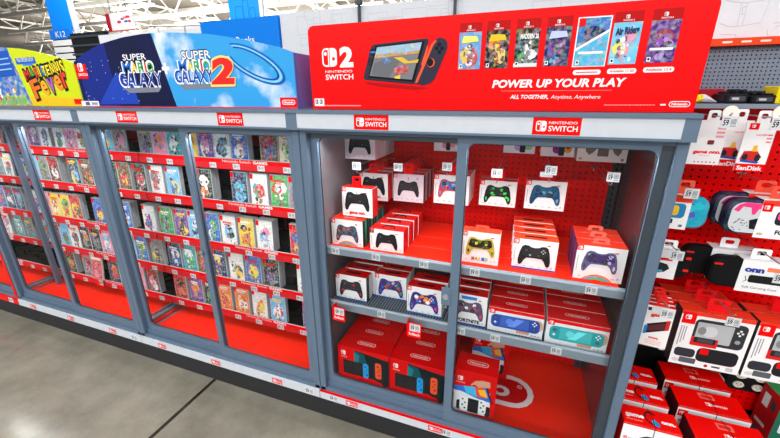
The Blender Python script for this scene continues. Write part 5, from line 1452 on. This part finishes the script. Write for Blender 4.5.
m.loft(rings[:3], (240, 214, 40)); m.loft(rings[2:], (222, 220, 228))
o = m.build('snack_bag', None, (a.x, YT, 1.562)); tag(o, 'crumpled yellow and white bag lying at the left of the top shelf', 'bag')
m = MB(); a2 = Pt(727, 96, .44); m.box(0, a2.x - XB0 - .02, 0, .02, 0, Pt(715, 89, .44).z - 1.5622, (176, 24, 40)); o = m.build('red_divider', None, (XB0 + .01, .44, 1.5622)); tag(o, 'low dark red divider board behind the crumpled bag', 'divider')

# ================================================================== light, sky, camera
def area(name, loc, rot, sx_, sy_, e, col=(1, .985, .96)):
    l = bpy.data.lights.new(name, 'AREA'); l.shape = 'RECTANGLE'; l.size = sx_; l.size_y = sy_; l.energy = e; l.color = col
    o = bpy.data.objects.new(name, l); COL.objects.link(o); o.location = loc; o.rotation_euler = rot; return o


for y, e in ((-1.9, 80), (-5.0, 220), (-9.5, 600), (1.3, 110)):
    for x in (-6.0, -1.2, 3.6): area('aisle_lamp_and_fill', (x, y, 5.2), (0, 0, 0), 4.2, .5, e)
for k in range(4): area('cabinet_fill', (-W * k + W / 2, .045, 1.452), (-.6, 0, 0), 1.1, .02, 9.0, (1, .97, .95))  # added fill behind each top track to brighten the interior, no fitting there
for y, e in ((10, 1000), (16, 1500), (24, 1900), (34, 4200), (48, 7000)):  # added upward fills that brighten the roof deck and trusses
    for x in (-6, -20, -36, -54):
        if x > -y * 1.7: area('roof_fill', (x, y, 5.0), (pi, 0, 0), 10, 4, e)
for x in (-7.5, -2.5): area('aisle_lamp_and_fill', (x, 3.6, 5.4), (.5, 0, 0), 3, .5, 260)  # extra tilted pair, added fill to brighten the blue columns and boards
for x in (-8, -30, -52): area('far_wall_fill', (x, 58, 6.4), (pi / 3, 0, 0), 14, 2, 30000)  # added fills aimed at the far wall to brighten it
w_ = bpy.data.worlds.new('store'); scene.world = w_; w_.use_nodes = True
w_.node_tree.nodes['Background'].inputs[0].default_value = (.92, .95, 1, 1); w_.node_tree.nodes['Background'].inputs[1].default_value = 0.75
cam = bpy.data.cameras.new('camera'); co = bpy.data.objects.new('camera', cam); COL.objects.link(co)
cam.sensor_width = 36; cam.lens = FOC / 780 * 36; cam.clip_start = .05; cam.clip_end = 300
M = Matrix((RT, UP, -FW)).transposed().to_4x4(); M.translation = EYE; co.matrix_world = M
scene.camera = co
vs = scene.view_settings; vs.view_transform = 'Standard'; vs.look = 'None'; vs.exposure = -0.3; vs.gamma = 1.0
try: vs.use_curve_mapping = False
except Exception: pass
